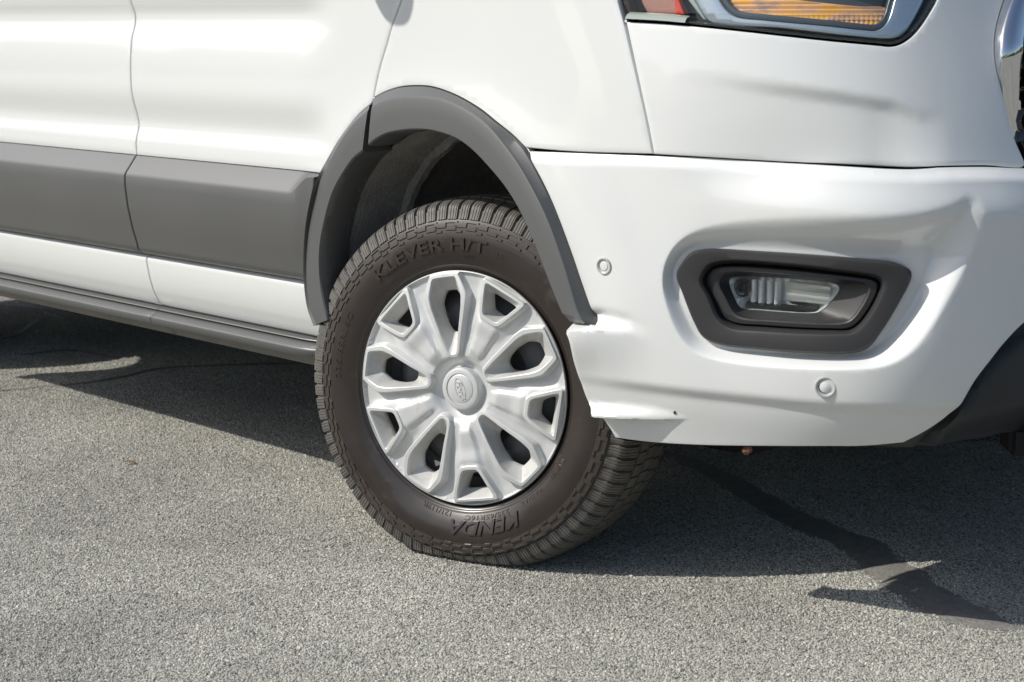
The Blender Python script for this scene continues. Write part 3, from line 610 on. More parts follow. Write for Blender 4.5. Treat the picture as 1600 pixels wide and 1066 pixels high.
# --- black apron under the bumper
sk=[tuple(p) for p in SKIRT_BOT]
segs=[[(.86,.36),(.946,.372)]+[(p[0],p[1]+.012) for p in st[1:]]+[(1.45,.615),(S_END,.615)],ZS((S_END,.615),(S_END,.325)),[(S_END,.325)]+sk[::-1],ZS(sk[0],(.86,.36))]
def d_ap(s,z):
    r=np.interp(s,[p[0] for p in st],[p[1] for p in st]); u=r-np.asarray(z)
    own=-.040-.035*sm(.0,.05,u)+.022*sm(.05,.085,u)-.06*sm(.40,.33,z)*sm(.9,1.1,s)-.02+bulge_b(s)
    return np.minimum(own,d_bumper(np.asarray(s,float),np.asarray(z,float)+.0*u)-.016)
panel('lower_apron',segs,d_ap,M['skirt'],van,grid=.012)
bm=bmesh.new()
for (x,y,z,w,d,h) in ((0.907,0.537,.315,.05,.06,.03),(0.957,0.587,.318,.05,.05,.02)):
    r=bmesh.ops.create_cube(bm,size=1); bmesh.ops.transform(bm,matrix=Matrix.Translation((x+.02,y+.03,z))@Matrix.Diagonal((w,d,h,1)),verts=r['verts'])
bmesh.ops.bevel(bm,geom=bm.edges[:],offset=.006,segments=2,affect='EDGES'); bm_link('tow_bracket',bm,M['flange'],van)

bm=bmesh.new(); q=bmesh.ops.create_cube(bm,size=1); bmesh.ops.transform(bm,matrix=Matrix.Translation((0.923,0.604,.315))@Matrix.Rotation(math.radians(45),4,'Z')@Matrix.Diagonal((.16,.08,.055,1)),verts=q['verts'])
bmesh.ops.bevel(bm,geom=bm.edges[:],offset=.01,segments=2,affect='EDGES'); bm_link('cross_member',bm,M['dark'],van)
# --- wheel arch trims
def flare(curves,D_in,n,name,label=None,name_end=False):
    O,Mi,I=[resn(c,n) for c in curves]
    rows=[]
    t=np.linspace(0,1,n)
    bo=arch_bulge(O[:,0],O[:,1])+rear_lift(O[:,0],O[:,1])
    def P(q,d): return skin(q[:,0],q[:,1],np.broadcast_to(d,(n,)))
    O2=O+(Mi-O)*.10
    rows.append(P(O+(O-Mi)*.02,bo-.012)); rows.append(P(O,bo+.001)); rows.append(P(O2,bo+.0055))
    rows.append(P(O+(Mi-O)*.86,.0235)); rows.append(P(Mi,.0275)); rows.append(P(Mi+(I-Mi)*.10,.0290))
    rows.append(P(Mi+(I-Mi)*.5,.0300)); rows.append(P(Mi+(I-Mi)*.955,.0300)); rows.append(P(I,.027))
    inn=I+(I-Mi)*.02
    rows.append(P(inn,.010)); rows.append(P(I,-.045))
    G=np.stack(rows,1)
    if name_end:
        e=G[-1].copy(); cn=plan(I[-1,0])[1]
        for j in range(len(e)):
            f=min(1,max(0,(j-2)/5)); e[j]+=np.array([.0045*f-cn[0]*.018*f,-cn[1]*.018*f,-.0035-.0125*f])
        e2=e.copy(); e2[:,1]+=.03; G=np.concatenate([G,G[-1:]*.5+e[None]*.5,e[None],e2[None]])
    bm=bmesh.new(); vs=bm_grid(bm,G.tolist())
    for r in (vs[0],vs[-1]):
        try: bm.faces.new(r)
        except ValueError: pass
    bmesh.ops.recalc_face_normals(bm,faces=bm.faces)
    o=bm_link(name,bm,M['trim'],van,ang=32)
    if label: o['label']=label
    return o
flare(FLARE_FRONT,None,90,'wheel_arch_trim',name_end=True)
flare(FLARE_REAR,None,50,'wheel_arch_trim')

# --- liner of the front wheel arch
I=np.vstack([resn(FLARE_REAR[2],40)[::-1],resn(FLARE_FRONT[2],60)])
I=np.vstack([I[0]+[0,-.10],I,I[-1]+[0.02,-.06]])
cen=np.array([.0,.40])
def ring(k,y,kz=1.0): return [(cen[0]+(p[0]-cen[0])*k,y,cen[1]+(p[1]-cen[1])*k*kz) for p in I]
rows=[ring(1.0,.035),ring(1.015,.05),ring(1.02,.10),ring(1.005,.165),ring(.975,.172),ring(.970,.186),ring(.985,.192),ring(1.05,.20),ring(1.06,.35),ring(1.0,.52),ring(.6,.56),ring(.02,.56)]
bm=bmesh.new(); G=np.stack(rows,1); G[:,:,0]+=rng.normal(0,.0012,G.shape[:2]); G[:,:,2]+=rng.normal(0,.0012,G.shape[:2])
bm_grid(bm,G.tolist()); bm_link('wheel_arch_liner',bm,M['liner'],van,recalc=True)

bm=bmesh.new(); bm_grid(bm,[[(x,y,z) for y in (.15,.2,.28,.42,.60,.76)] for x,z in ((.362,.58),(.378,.48),(.392,.42),(.408,.37),(.43,.335))]); bm_grid(bm,[[(x,y,z) for y in (.40,.50,.60,.80)] for x,z in ((.43,.335),(.428,.30),(.424,.25),(.42,.228))]); bm_link('sun_block_shield',bm,M['dark'],van)  # unseen shield ahead of the wheel, added to block sun leaking past the tyre
bm=bmesh.new()
for (x,y,z,w,d,h) in ((.10,1.03,.30,.62,1.05,.16),(.02,.50,.26,.16,.40,.07),(.02,.36,.34,.14,.10,.30),(.33,.80,.27,.12,.8,.10)):
    r=bmesh.ops.create_cube(bm,size=1); bmesh.ops.transform(bm,matrix=Matrix.Translation((x,y,z))@Matrix.Diagonal((w,d,h,1)),verts=r['verts'])
bmesh.ops.bevel(bm,geom=bm.edges[:],offset=.02,segments=2,affect='EDGES'); bm_link('subframe',bm,M['dark'],van)
# --- black structure behind the shut lines
ss=np.r_[np.arange(-3.9,.3,.04),np.arange(.3,S_END,.03)]; zz=np.arange(.42,1.16,.03)
SS,ZZ=np.meshgrid(ss,zz,indexing='ij'); dd=-.05-.10*sm(.2,.5,SS)-.06*sm(.85,1.2,ZZ)*sm(.3,1.1,SS)
W=skin(SS,ZZ,dd).reshape(-1,3); Q=grid_quads(len(ss),len(zz)); c=W[Q].mean(1)
keep=~((np.hypot(c[:,0],c[:,2]-.36)<.56)|(np.hypot(c[:,0]-RW,c[:,2]-.4)<.47)|((c[:,0]>.3)&(c[:,2]<.50)))
link('inner_frame',np_mesh('inner_frame',W,Q[keep]),M['dark'],van)
bm=bmesh.new()
xs=np.arange(-3.85,.86,.1); ys=np.arange(.14,1.93,.1)
vg={(i,j):bm.verts.new((x,y,.415+.02*math.sin(9*x)*math.sin(7*y))) for i,x in enumerate(xs) for j,y in enumerate(ys)}
for i in range(len(xs)-1):
    for j in range(len(ys)-1):
        x=xs[i]+.05;y=ys[j]+.05
        if (abs(x)<.5 or abs(x-RW)<.5) and (y<.58 or y>1.48): continue
        if x>.5 and (y<.42 or y>1.64): continue
        bm.faces.new([vg[i,j],vg[i+1,j],vg[i+1,j+1],vg[i,j+1]])
bmesh.ops.delete(bm,geom=[v for v in bm.verts if not v.link_faces],context='VERTS')
bm_link('underbody',bm,M['dark'],van)

# --- fog lamp
fog=part_empty('fog_lamp',van)
fc=np.array(FOG_C).mean(0)
def fl0(s): return bulge_b(s)+.004-np.interp(s,[.55,.72,.86,.98],[.020,.028,.036,.040])
def by_angle(P,n=120):
    P=crom(P,.003,closed=True); a=np.arctan2(P[:,1]-fc[1],(P[:,0]-fc[0])*.45); i=np.argsort(a); a=a[i];P=P[i]
    t=np.linspace(-math.pi,math.pi,n,endpoint=False)
    return np.stack([np.interp(t,np.r_[a-2*math.pi,a,a+2*math.pi],np.tile(P[:,k],3)) for k in (0,1)],1)
rA,rB,rC,rD,rL=[by_angle(q) for q in (FOG_A,FOG_B,FOG_C,FOG_D,FOG_L)]
def fr(q,c): return skin(q[:,0],q[:,1],fl0(q[:,0])+c)
def floft(name,rows,m,parent,ang=32):
    bm=bmesh.new(); bm_grid(bm,np.stack(rows,1).tolist(),cu=True); return bm_link(name,bm,m,parent,recalc=True,ang=ang)
mid=lambda a,b,t:a+(b-a)*t
floft('lamp_bezel',[fr(rA,-.02),fr(rA,.002),fr(mid(rA,rB,.05),.0065),fr(mid(rA,rB,.14),.0095),fr(mid(rA,rB,.80),.0100),fr(mid(rA,rB,.93),.0085),fr(rB,.004),fr(mid(rB,rC,.35),-.006),fr(mid(rB,rC,.8),-.016),fr(rC,-.022),fr(mid(rB,rC,1.1),-.04)],M['fog'],fog)
floft('lamp_surround',[fr(mid(rC,rD,.04),-.04),fr(mid(rC,rD,.05),-.014),fr(mid(rC,rD,.12),-.0095),fr(mid(rC,rD,.25),-.0075),fr(mid(rC,rD,.78),-.0065),fr(mid(rC,rD,.95),-.0085),fr(rD,-.013),fr(mid(rD,rL,.3),-.024),fr(mid(rD,rL,.97),-.037),fr(rL,-.040),fr(rL,-.06)],M['fog'],fog)
bm=bmesh.new(); lp=fr(rL,-.036); bm.faces.new([bm.verts.new(p) for p in lp]); bmesh.ops.triangulate(bm,faces=bm.faces)
bm_link('lamp_lens',bm,M['glass'],fog,recalc=True)
# reflector bowl with ribs, bulb
bm=bmesh.new(); rX=mid(rL,np.tile(rL.mean(0),(len(rL),1)),.22)
G=np.stack([fr(rL,-.042),fr(mid(rL,rX,.6),-.058),fr(rX,-.068)],1); vs=bm_grid(bm,G.tolist(),cu=True)
bm.faces.new([r[-1] for r in vs]); bm_link('lamp_reflector',bm,M['mirror'],fog,recalc=True)
zl0,zl1=rL[:,1].min(),rL[:,1].max(); sl0,sl1=rL[:,0].min(),rL[:,0].max()
def bar(bm,s,w,za,zb,c,dep):
    G=[]
    for a in np.linspace(0,math.pi,9):
        q=np.array([[s+w*.5*math.cos(a),za],[s+w*.5*math.cos(a),zb]]); G.append(skin(q[:,0],q[:,1],fl0(q[:,0])+c+dep*math.sin(a)).tolist())
    bm_grid(bm,G)
bm=bmesh.new()
for i,f in enumerate((.20,.275,.35,.425)): bar(bm,sl0+(sl1-sl0)*f,.011,zl0+.012,zl1-.008,-.060,.012+.003*(i%2))
bm_link('lamp_ribs',bm,M['mirror'],fog,recalc=True)
bm=bmesh.new(); s0=sl0+(sl1-sl0)*.105
p=skin(s0,(zl0+zl1)/2+.006,fl0(s0)-.052); nn=plan(s0)[1]; mt=Matrix.Translation(Vector(p))@Vector((nn[0],nn[1],0)).to_track_quat('Z','Y').to_matrix().to_4x4()
lathe(bm,[(.015,-.005),(.0155,.004),(.012,.006),(.0085,.005),(.0075,-.002),(.004,.0),(.0,.002)],24,mt); bm_link('bulb_cap',bm,M['gloss'],fog,recalc=True)
bm=bmesh.new()
a0,a1=sl0+(sl1-sl0)*.50,sl0+(sl1-sl0)*.92
G=[]
for s in np.linspace(a0,a1,8):
    u=(s-a0)/(a1-a0); top=np.interp(s,[sl0,sl1],[zl1-.004,zl1-.012]); bot=zl0+.018
    G.append([skin(s,z,fl0(s)-.062+.012*u+.004*math.sin(3*v)) .tolist() for v,z in enumerate(np.linspace(bot,top,6))])
bm_grid(bm,G); bm_link('lamp_plate',bm,M['plate'],fog,recalc=True)
bm=bmesh.new(); G=[]
for s in np.linspace(sl0+.03,sl1-.035,14): G.append([skin(s,zl0+.003,fl0(s)-.044).tolist(),skin(s,zl0+.013,fl0(s)-.052).tolist(),skin(s,zl0+.016,fl0(s)-.064).tolist()])
bm_grid(bm,G); bm_link('lamp_shelf',bm,M['chrome'],fog,recalc=True)

# --- parking sensors
for (s,z),r in zip(SENSORS,(.0148,.0178)):
    e=part_empty('parking_sensor',bumper)
    p=skin(s,z,float(d_bumper(s,z))); nn=plan(s)[1]
    mt=Matrix.Translation(Vector(p))@Vector((nn[0],nn[1],-.06)).to_track_quat('Z','Y').to_matrix().to_4x4()
    bm=bmesh.new(); lathe(bm,[(r,-.004),(r,.0012),(r*.96,.0024),(r*.86,.0028),(r*.70,.0016),(r*.64,.0006),(r*.63,-.004)],40,mt); q=bm_link('sensor_ring',bm,M['sensor'],e,recalc=True)
    bm=bmesh.new(); lathe(bm,[(r*.54,-.004),(r*.54,.0010),(r*.48,.0017),(.0001,.0021)],32,mt); bm_link('sensor_disc',bm,M['white'],e,recalc=True)
    bm=bmesh.new(); lathe(bm,[(r*.66,-.0012),(.0001,-.0012)],24,mt); bm_link('sensor_seat',bm,M['dark'],e,recalc=True)
# little drain hole on the lower ledge and clip under the bumper
p=skin(.528,.3755,float(d_bumper(.528,.3755))); bm=bmesh.new()
lathe(bm,[(.0032,.0008),(.0001,.0010)],12,Matrix.Translation(Vector(p))@Matrix.Rotation(math.radians(90),4,'X')); bm_link('drain_hole',bm,M['dark'],bumper,recalc=True)
bm=bmesh.new(); p=Vector((0.621,0.139,0.316)); 
for dx,dz,r in ((0,0,.007),(.007,.003,.0055)):
    q=bmesh.ops.create_icosphere(bm,subdivisions=2,radius=r); bmesh.ops.translate(bm,vec=p+Vector((dx,0,dz)),verts=q['verts'])
for v in bm.verts: v.co+=Vector(rng.normal(0,.0009,3))
bm_link('bumper_clip',bm,M['rust'],bumper)

# --- headlamp
lamp=part_empty('headlight',van)
LD=lambda c:(lambda s,z:lean(s,z)-arch_bulge(s,z)*0+c)
top=[(1.01,1.12),(.99,1.20),(.85,1.235),(.60,1.22),(.42,1.17),(.405,1.12)]
lampP=outline([le,[le[-1]]+top[:1],top,[top[-1]]+fs[:2],],.006)
if area(lampP)<0: lampP=lampP[::-1]
bm=panel_bm(lampP,LD(-.001),gap=.0025,thick=.02,grid=.02); bm_link('headlight_lens',bm,M['glass'],lamp,ang=60)
bm=panel_bm(lampP,LD(-.045),gap=.003,thick=.02,grid=.03); bm_link('lamp_housing',bm,M['housing'],lamp,ang=60)
bm=panel_bm(lampP,LD(-.003),gap=.003,thick=.03,grid=.02,holes=[inset(lampP,.0065)]); bm_link('lamp_seal',bm,M['gloss'],lamp,ang=60)
indic=crom([tuple(p) for p in INDIC]+[(.885,1.10),(.60,1.105)],.006,closed=True)
chp=outline([[tuple(p) for p in CHROME],ZS(CHROME[-1],(.97,1.13)),ZS((.97,1.13),(.50,1.13)),ZS((.50,1.13),CHROME[0])],.006)
bm=panel_bm(chp,LD(-.014),gap=0,roll=.002,thick=.02,grid=.012,holes=[inset(indic if area(indic)>0 else indic[::-1],-.004)]); bm_link('chrome_bezel',bm,M['satin'],lamp,ang=50)
def d_ind(s,z):
    d=lean(s,z)-.030
    return d+.0022*np.abs(np.sin(np.asarray(s)*math.pi/.009))*sm(1.05,1.02,z)+.002*np.abs(np.sin(np.asarray(z)*math.pi/.007))
amb=crom(AMBER,.006,closed=True)
bm=panel_bm(amb,d_ind,gap=0,roll=.001,thick=.02,grid=.0028); bm_link('turn_indicator',bm,M['amber'],lamp,ang=25)
bm=panel_bm(indic,LD(-.018),gap=-.003,roll=.002,thick=.02,grid=.012,holes=[inset(indic if area(indic)>0 else indic[::-1],.006)]); bm_link('indicator_frame',bm,M['housing'],lamp,ang=50)
mk=crom([tuple(p) for p in MARKER]+[(.50,1.12),(.455,1.12)],.006,closed=True)
bm=panel_bm(mk,LD(-.024),gap=0,roll=.002,thick=.015,grid=.01); bm_link('side_marker',bm,M['salmon'],lamp,ang=50)
rd=outline([ZS(RED[0],RED[1]),ZS(RED[1],RED[2]),ZS(RED[2],RED[3]),ZS(RED[3],(.512,1.12)),ZS((.512,1.12),(.506,1.12)),ZS((.506,1.12),RED[0])],.004)
bm=panel_bm(rd,LD(-.020),gap=0,roll=.0012,thick=.01,grid=.008); bm_link('red_reflector',bm,M['red'],lamp,ang=50)
dv=outline([ZS(DIVIDER[0],DIVIDER[1]),ZS(DIVIDER[1],DIVIDER[2]),ZS(DIVIDER[2],DIVIDER[3]),ZS(DIVIDER[3],DIVIDER[0])],.004)
bm=panel_bm(dv,LD(-.010),gap=0,roll=.0012,thick=.02,grid=.008); bm_link('lamp_divider',bm,M['pale'],lamp,ang=50)
eg=crom([(le[0][0]+.006,le[0][1]+.004),(.50,1.031),(.545,1.0275)],.004); bm=bmesh.new()
bm_grid(bm,[[skin(s,z,-.006).tolist(),skin(s,z+.007,-.012).tolist(),skin(s,z+.011,-.024).tolist()] for s,z in eg]); bm_link('lamp_edge',bm,M['pale'],lamp,recalc=True)

# --- grille surround and mesh
grille=part_empty('grille',van)
gi=[tuple(p) for p in GRILLE_IN]
GO=crom([(1.185,1.115)]+ge+[(1.165,.765),(1.25,.72),(1.45,.70),(S_END,.70)],.01); GI=resn([(1.245,1.115)]+gi+[(1.205,.785),(1.28,.755),(1.46,.74),(S_END,.74)],len(GO))
up=[(1.30,1.13),(1.20,1.11)]
bm=bmesh.new(); G=[]
for a,b in zip(GO,GI):
    row=[]
    for t,c in ((0,-.02),(0,.004),(.06,.010),(.5,.016),(.9,.012),(1,.004),(1,-.03)):
        q=a+(b-a)*t; row.append(skin(q[0],q[1],float(lean(q[0],max(q[1],.985)))+.010-.05*max(0,.985-q[1])+c).tolist())
    G.append(row)
bm_grid(bm,G); bm_link('grille_surround',bm,M['chrome'],grille,recalc=True,ang=50)
bm=bmesh.new(); ss2=np.arange(1.12,S_END,.02); z2=np.arange(.72,1.14,.03)
bm_grid(bm,[[skin(s,z,float(lean(s,z))-.06).tolist() for z in z2] for s in ss2]); bm_link('grille_back',bm,M['dark'],grille,recalc=True)
bm=bmesh.new()
for i in range(30):
    for j in range(10):
        s=1.15+i*.034; z=.77+j*.034+(.017 if i%2 else 0)
        if s>S_END-.01 or s<np.interp(z,[p[1] for p in gi][::-1],[p[0] for p in gi][::-1])-.005: continue
        hx=[(s+r*math.cos(a)*.9,z+r*math.sin(a)) for r in (.0185,.0185,.0150,.0150) for a in [0]]
        rows=[]
        for r,c in ((.0192,-.03),(.0192,-.008),(.0165,-.008),(.0150,-.03)):
            rows.append([skin(s+r*math.cos(k*math.pi/3),z+r*math.sin(k*math.pi/3),float(lean(s,z))+c).tolist() for k in range(6)])
        bm_grid(bm,np.swapaxes(np.array(rows),0,1).tolist(),cu=True)
gm=bm_link('grille_mesh',bm,M['gloss'],grille,recalc=True,smooth=False); gm['kind']='stuff'

# --- upper shell
def poly(bm,pts): return bm.faces.new([bm.verts.new(Vector(p)) for p in pts])
def wall(bm,pts_a,pts_b): bm_grid(bm,[list(pts_a),list(pts_b)])
W2=2.06
def wedge(x): return x
bm=bmesh.new()
sec=lambda x,zt,inn:[(x,0,1.22),(x,.004,1.30),(x,inn*.6,1.62),(x,inn,zt-.12),(x,inn+.10,zt)]
G=[sec(x,2.32,.15) for x in (-3.93,-3.0,-2.0,-1.2)]+[sec(-.75,2.28,.15),sec(-.45,2.05,.16)]
G=[r+[(p[0],W2-p[1],p[2]) for p in r[::-1]] for r in G]
bm_grid(bm,G); 
poly(bm,[(-3.93,0,.45),(-3.93,0,1.22)]+[tuple(p) for p in G[0][1:-1]]+[(-3.93,W2,1.22),(-3.93,W2,.45)])
bm_link('roof_shell',bm,M['white'],van,recalc=True)
bm=bmesh.new()
hs=crom([(-.02,1.214),(.15,1.205),(.40,1.17),(.60,1.22),(.85,1.235),(1.0,1.20),(1.19,1.12),(1.6,1.14),(S_END,1.145)],.05)
fe=skin(hs[:,0],hs[:,1],lean(hs[:,0],hs[:,1]))
fe=np.vstack([fe,[(p[0],W2-p[1],p[2]) for p in fe[::-1]]])
cw=[(.02-.35*(1-abs(2*t-1))*.0,.06+(W2-.12)*t,1.30) for t in np.linspace(0,1,len(fe))]
bm_grid(bm,[[tuple(a),tuple(np.array(a)*.5+np.array(b)*.5+[0,0,.03]),b] for a,b in zip(fe,cw)]); bm_link('bonnet',bm,M['white'],van,recalc=True)
bm=bmesh.new(); t0=G[-1]
bm_grid(bm,[[(.12,.06+(W2-.12)*t,1.30),(-.45+.12*(1-abs(2*t-1)),.20+(W2-.40)*t,2.08)] for t in np.linspace(0,1,9)]); bm_link('windscreen',bm,M['tint'],van,recalc=True)
bm=bmesh.new(); poly(bm,[(-.10,.002,1.22),(.35,.03,1.17),(.12,.06,1.30),(-.45,.20,2.05),(-.45,.155,1.9),(-.45,.004,1.30),(-.45,0,1.22)]); bm_link('front_pillar',bm,M['white'],van,recalc=True,smooth=False)
bm=bmesh.new(); poly(bm,[(-.46,-.002,1.30),(-.98,-.002,1.30),(-.98,.118,1.85),(-.56,.118,1.85)]); bm_link('side_window',bm,M['tint'],front_door,recalc=True,smooth=False)
# door mirror (its shadow falls on the door)
bm=bmesh.new(); q=bmesh.ops.create_uvsphere(bm,u_segments=24,v_segments=14,radius=1)
MIR=Vector((-.378,-.33,1.622))
for v in bm.verts:
    c=v.co; e=lambda a:math.copysign(abs(a)**.55,a); v.co=Vector((e(c.x)*.05,e(c.y)*.13,e(c.z)*.19))+MIR
q=bmesh.ops.create_cube(bm,size=1); bmesh.ops.transform(bm,matrix=Matrix.Translation((-.39,-.12,1.52))@Matrix.Diagonal((.07,.24,.06,1)),verts=q['verts'])
bm_link('door_mirror',bm,M['trim'],front_door)

# ------------------------------------------------------------------ front wheel
wheel=part_empty('front_wheel',van)
A=math.radians(17); CB=math.radians(2)
Nn=Vector((math.sin(A)*math.cos(CB),-math.cos(A)*math.cos(CB),math.sin(CB))); E1=Vector((math.cos(A),math.sin(A),0)); E2=Nn.cross(E1)
WM=Matrix((( E1.x,E2.x,Nn.x,-.00694),(E1.y,E2.y,Nn.y,.05773),(E1.z,E2.z,Nn.z,.3409),(0,0,0,1)))
WMn=np.array(WM)
def to_w(V): V=np.asarray(V,float); return V@WMn[:3,:3].T+WMn[:3,3]
TC=-.117   # tyre mid-plane behind the cover plane
R0=.3525
PROF=np.array([(-.104,.222),(-.112,.235),(-.119,.258),(-.1225,.285),(-.118,.313),(-.111,.332),(-.104,.3485),(-.091,.3560),(-.06,.3622),(0,.3643),(.06,.3622),(.091,.3560),(.104,.3485),(.111,.332),(.118,.313),(.1225,.285),(.1205,.262),(.114,.241),(.106,.228),(.101,.221)])
def tyre_curve():
    c=crom(PROF,.0005); L=np.r_[0,np.cumsum(np.hypot(*np.diff(c,axis=0).T))]; return c,L
TCv,TL=tyre_curve()
def tyre_mesh(NP,NS,name,detail=True):
    c,L=TCv,TL
    if detail:
        # sample positions: dense with pairs at the edges of grooves
        a_edges=[]
        for g0,g1 in ((-.062,-.054),(-.025,-.017),(.017,.025),(.054,.062)): a_edges+=[g0,g1]
        ap=c[:,0]; ts=list(np.arange(L[-1]*.28,L[-1]*.985,.0021))+list(np.linspace(0,L[-1]*.28,20))+[L[-1]]
        crown=np.where(np.abs(ap)<.1)[0]
        for e in a_edges:
            i=crown[np.argmin(abs(ap[crown]-e))]; ts+=[L[i]-.0003,L[i]+.0003]
        outer=np.where((ap>0)&(c[:,1]<.335))[0]
        for r in (.3235,.3195,.3165,.3100,.3075,.3030,.2985):
            i=outer[np.argmin(abs(c[outer,1]-r))]; ts+=[L[i]-.00025,L[i]+.00025]
        ts=np.unique(np.round(np.array(ts),5))
    else: ts=np.linspace(0,L[-1],40)
    a=np.interp(ts,L,c[:,0]); r=np.interp(ts,L,c[:,1])
    da=np.gradient(c[:,0]); dr=np.gradient(c[:,1]); n=np.c_[dr,-da]; n/=np.hypot(*n.T)[:,None]; n=-n
    na=np.interp(ts,L,n[:,0]); nr=np.interp(ts,L,n[:,1]); 
    if detail:
        u=[]
        for p in range(NP):
            jit=.0
            u+= [p+f for f in (0,.03,.10,.13,.20,.275,.295,.335,.355,.42,.50,.52,.56,.58,.66,.74,.76,.80,.82,.90)]
        ph=np.array(u)/NP*2*math.pi
    else: ph=np.linspace(0,2*math.pi,NS,endpoint=False)
    Aa,Ph=np.meshgrid(a,ph,indexing='xy'); Rr=np.meshgrid(r,ph)[0]
    dep=np.zeros_like(Aa)
    if detail:
        fr=(Ph/(2*math.pi)*NP)%1.0; pi_=np.floor(Ph/(2*math.pi)*NP+1e-6)
        crownm=(Rr>.3235)
        x=np.abs(Aa)
        for g0,g1 in ((.054,.062),(.017,.025)):
            dep=np.where((x>g0)&(x<g1),.008,dep)
        outz=(Aa>0)
        # shoulder blocks: lateral groove (wider towards the tread), sipes
        sh=(x>=.062)&crownm
        wdt=np.where(x<.085,.12,.135)
        dep=np.where(sh&(fr<wdt),np.where(Rr<.343,.0036,.0075),dep)
        for f in (.285,.51,.75):
            dep=np.where(sh&(fr>f)&(fr<f+.045),np.maximum(dep,.0017),dep)
        # inner ribs with fine sipes
        rib=(x<.054)&(x>.025)
        dep=np.where(rib&(((fr>.345)&(fr<.43))),.004,dep)
        dep=np.where((x<.017)&((fr>.55)&(fr<.67)),.003,dep)
        # sidewall: step under the blocks, staggered bricks
        sw=(Rr<=.3235)&(Rr>.290)&outz
        fr2=(Ph/(2*math.pi)*NP*.5)%1.0; 
        b1=(Rr<=.3195)&(Rr>.3165)&(fr2<.72)
        b2=(Rr<=.3165)&(Rr>.3100)&(((fr2+.45)%1)<.55)
        b3=(Rr<=.3100)&(Rr>.3075)&(((fr2+.45)%1)<.40)
        b4=(Rr<=.3075)&(Rr>.3030)&(((fr2+.95)%1)<.50)
        b5=(Rr<=.3030)&(Rr>.2985)&(((fr2+.25)%1)<.30)
        dep=np.where((Rr<=.3235)&(Rr>.3195)&outz,.0022,dep)
        dep=np.where(sw&(b1|b2|b3|b4|b5),-.0019,dep)
        for rr in (.2385,.2325): dep=np.where(outz&(np.abs(Rr-rr)<.0012),-.0008,dep)
    a3=Aa-na[None,:]*dep; r3=Rr-nr[None,:]*dep
    V=np.stack([r3*np.cos(Ph),r3*np.sin(Ph),a3+TC],-1).reshape(-1,3)
    return V,len(ph),len(ts),Rr,Aa
NPITCH=86
def bulge(z):
    return .009*sm(.13,.03,z)
V,n,m_,Rr,Aa=tyre_mesh(NPITCH,0,'tyre')
W=to_w(V)
# the tyre stands on the ground: flatten the contact and bulge the wall above it
side=np.sign(Aa.reshape(-1))*np.clip(np.abs(Aa.reshape(-1))-.07,0,.05)/.05
W+=np.array(Nn)[None,:]*(bulge(W[:,2])*side)[:,None]
W[:,2]=np.where(W[:,2]<.012,.0015+np.maximum(W[:,2]+.014,0)*.35,W[:,2])
me=np_mesh('tyre',W,grid_quads(n,m_,cu=True))
me.materials.append(M['rubber']); me.materials.append(M['tread'])
rq=Rr.reshape(-1)[grid_quads(n,m_,cu=True)].mean(1)
me.materials.append(M['brick']); me.polygons.foreach_set('material_index',np.where(rq>.3235,1,np.where(rq>.2985,2,0)).astype(np.int32)); 
tyre=link('tyre',me,None,wheel,ang=28)

# lettering bent round the sidewall
def wall_a(r):
    c=TCv[TCv[:,0]>.05]; i=np.argsort(c[:,1]); return np.interp(r,c[i,1],c[i,0])
def text_wall(bm,body,r0,size,ph0,ph1,h=.0011,shear=0,bold=0,outl=False):
    cu=bpy.data.curves.new('lettering','FONT'); cu.body=body; cu.size=1; cu.extrude=.5; cu.shear=shear; cu.offset=bold; cu.resolution_u=2
    o=bpy.data.objects.new('lettering_tmp',cu); scn.collection.objects.link(o); dg=bpy.context.evaluated_depsgraph_get()
    me=bpy.data.meshes.new_from_object(o.evaluated_get(dg)); bpy.data.objects.remove(o); bpy.data.curves.remove(cu)
    X=np.array([v.co[:] for v in me.vertices]); x0,x1=X[:,0].min(),X[:,0].max(); y0,y1=X[:,1].min(),X[:,1].max()
    b2=bmesh.new(); b2.from_mesh(me); bpy.data.meshes.remove(me)
    bmesh.ops.triangulate(b2,faces=b2.faces); bmesh.ops.subdivide_edges(b2,edges=[e for e in b2.edges if e.calc_length()>.25],cuts=2)
    for v in b2.verts:
        t=(v.co.x-x0)/(x1-x0); ph=math.radians(ph0+(ph1-ph0)*t); r=r0+(v.co.y-y0)/(y1-y0)*size
        a=float(wall_a(r))+TC+(h if v.co.z>0 else -.001)
        v.co=WM@Vector((r*math.cos(ph),r*math.sin(ph),a)); v.co+=Nn*float(bulge(v.co.z))
    tmp=bpy.data.meshes.new('t'); b2.to_mesh(tmp); b2.free(); bm.from_mesh(tmp); bpy.data.meshes.remove(tmp)
for args,kw in ((('KLEVER H/T',.2655,.0235,133.5,78.5),dict(h=.0028,bold=.016)),(('4S',.267,.010,75.5,70.0),dict(h=.0010)),(('KENDA',.2550,.0265,-59.5,-93.0),dict(h=.0030,shear=.25,bold=.018)),
    (('235/65R16C',.2445,.0088,-63.5,-86.5),dict(h=.0010)),(('121/119R',.2425,.0085,-94,-109),dict(h=.0010)),(('235/65R16C',.2725,.0120,181,153),dict(h=.0012)),
    (('RADIAL',.2445,.0075,-44.0,-57.0),dict(h=.0009)),(('TUBELESS',.2445,.0075,-26,-37),dict(h=.0009)),(('M+S',.2500,.0075,89,84),dict(h=.0009))):
    bm=bmesh.new(); text_wall(bm,*args,**kw)
    lt=bm_link('tyre_lettering',bm,M['letter'],wheel,recalc=True,ang=30); lt['kind']='stuff'

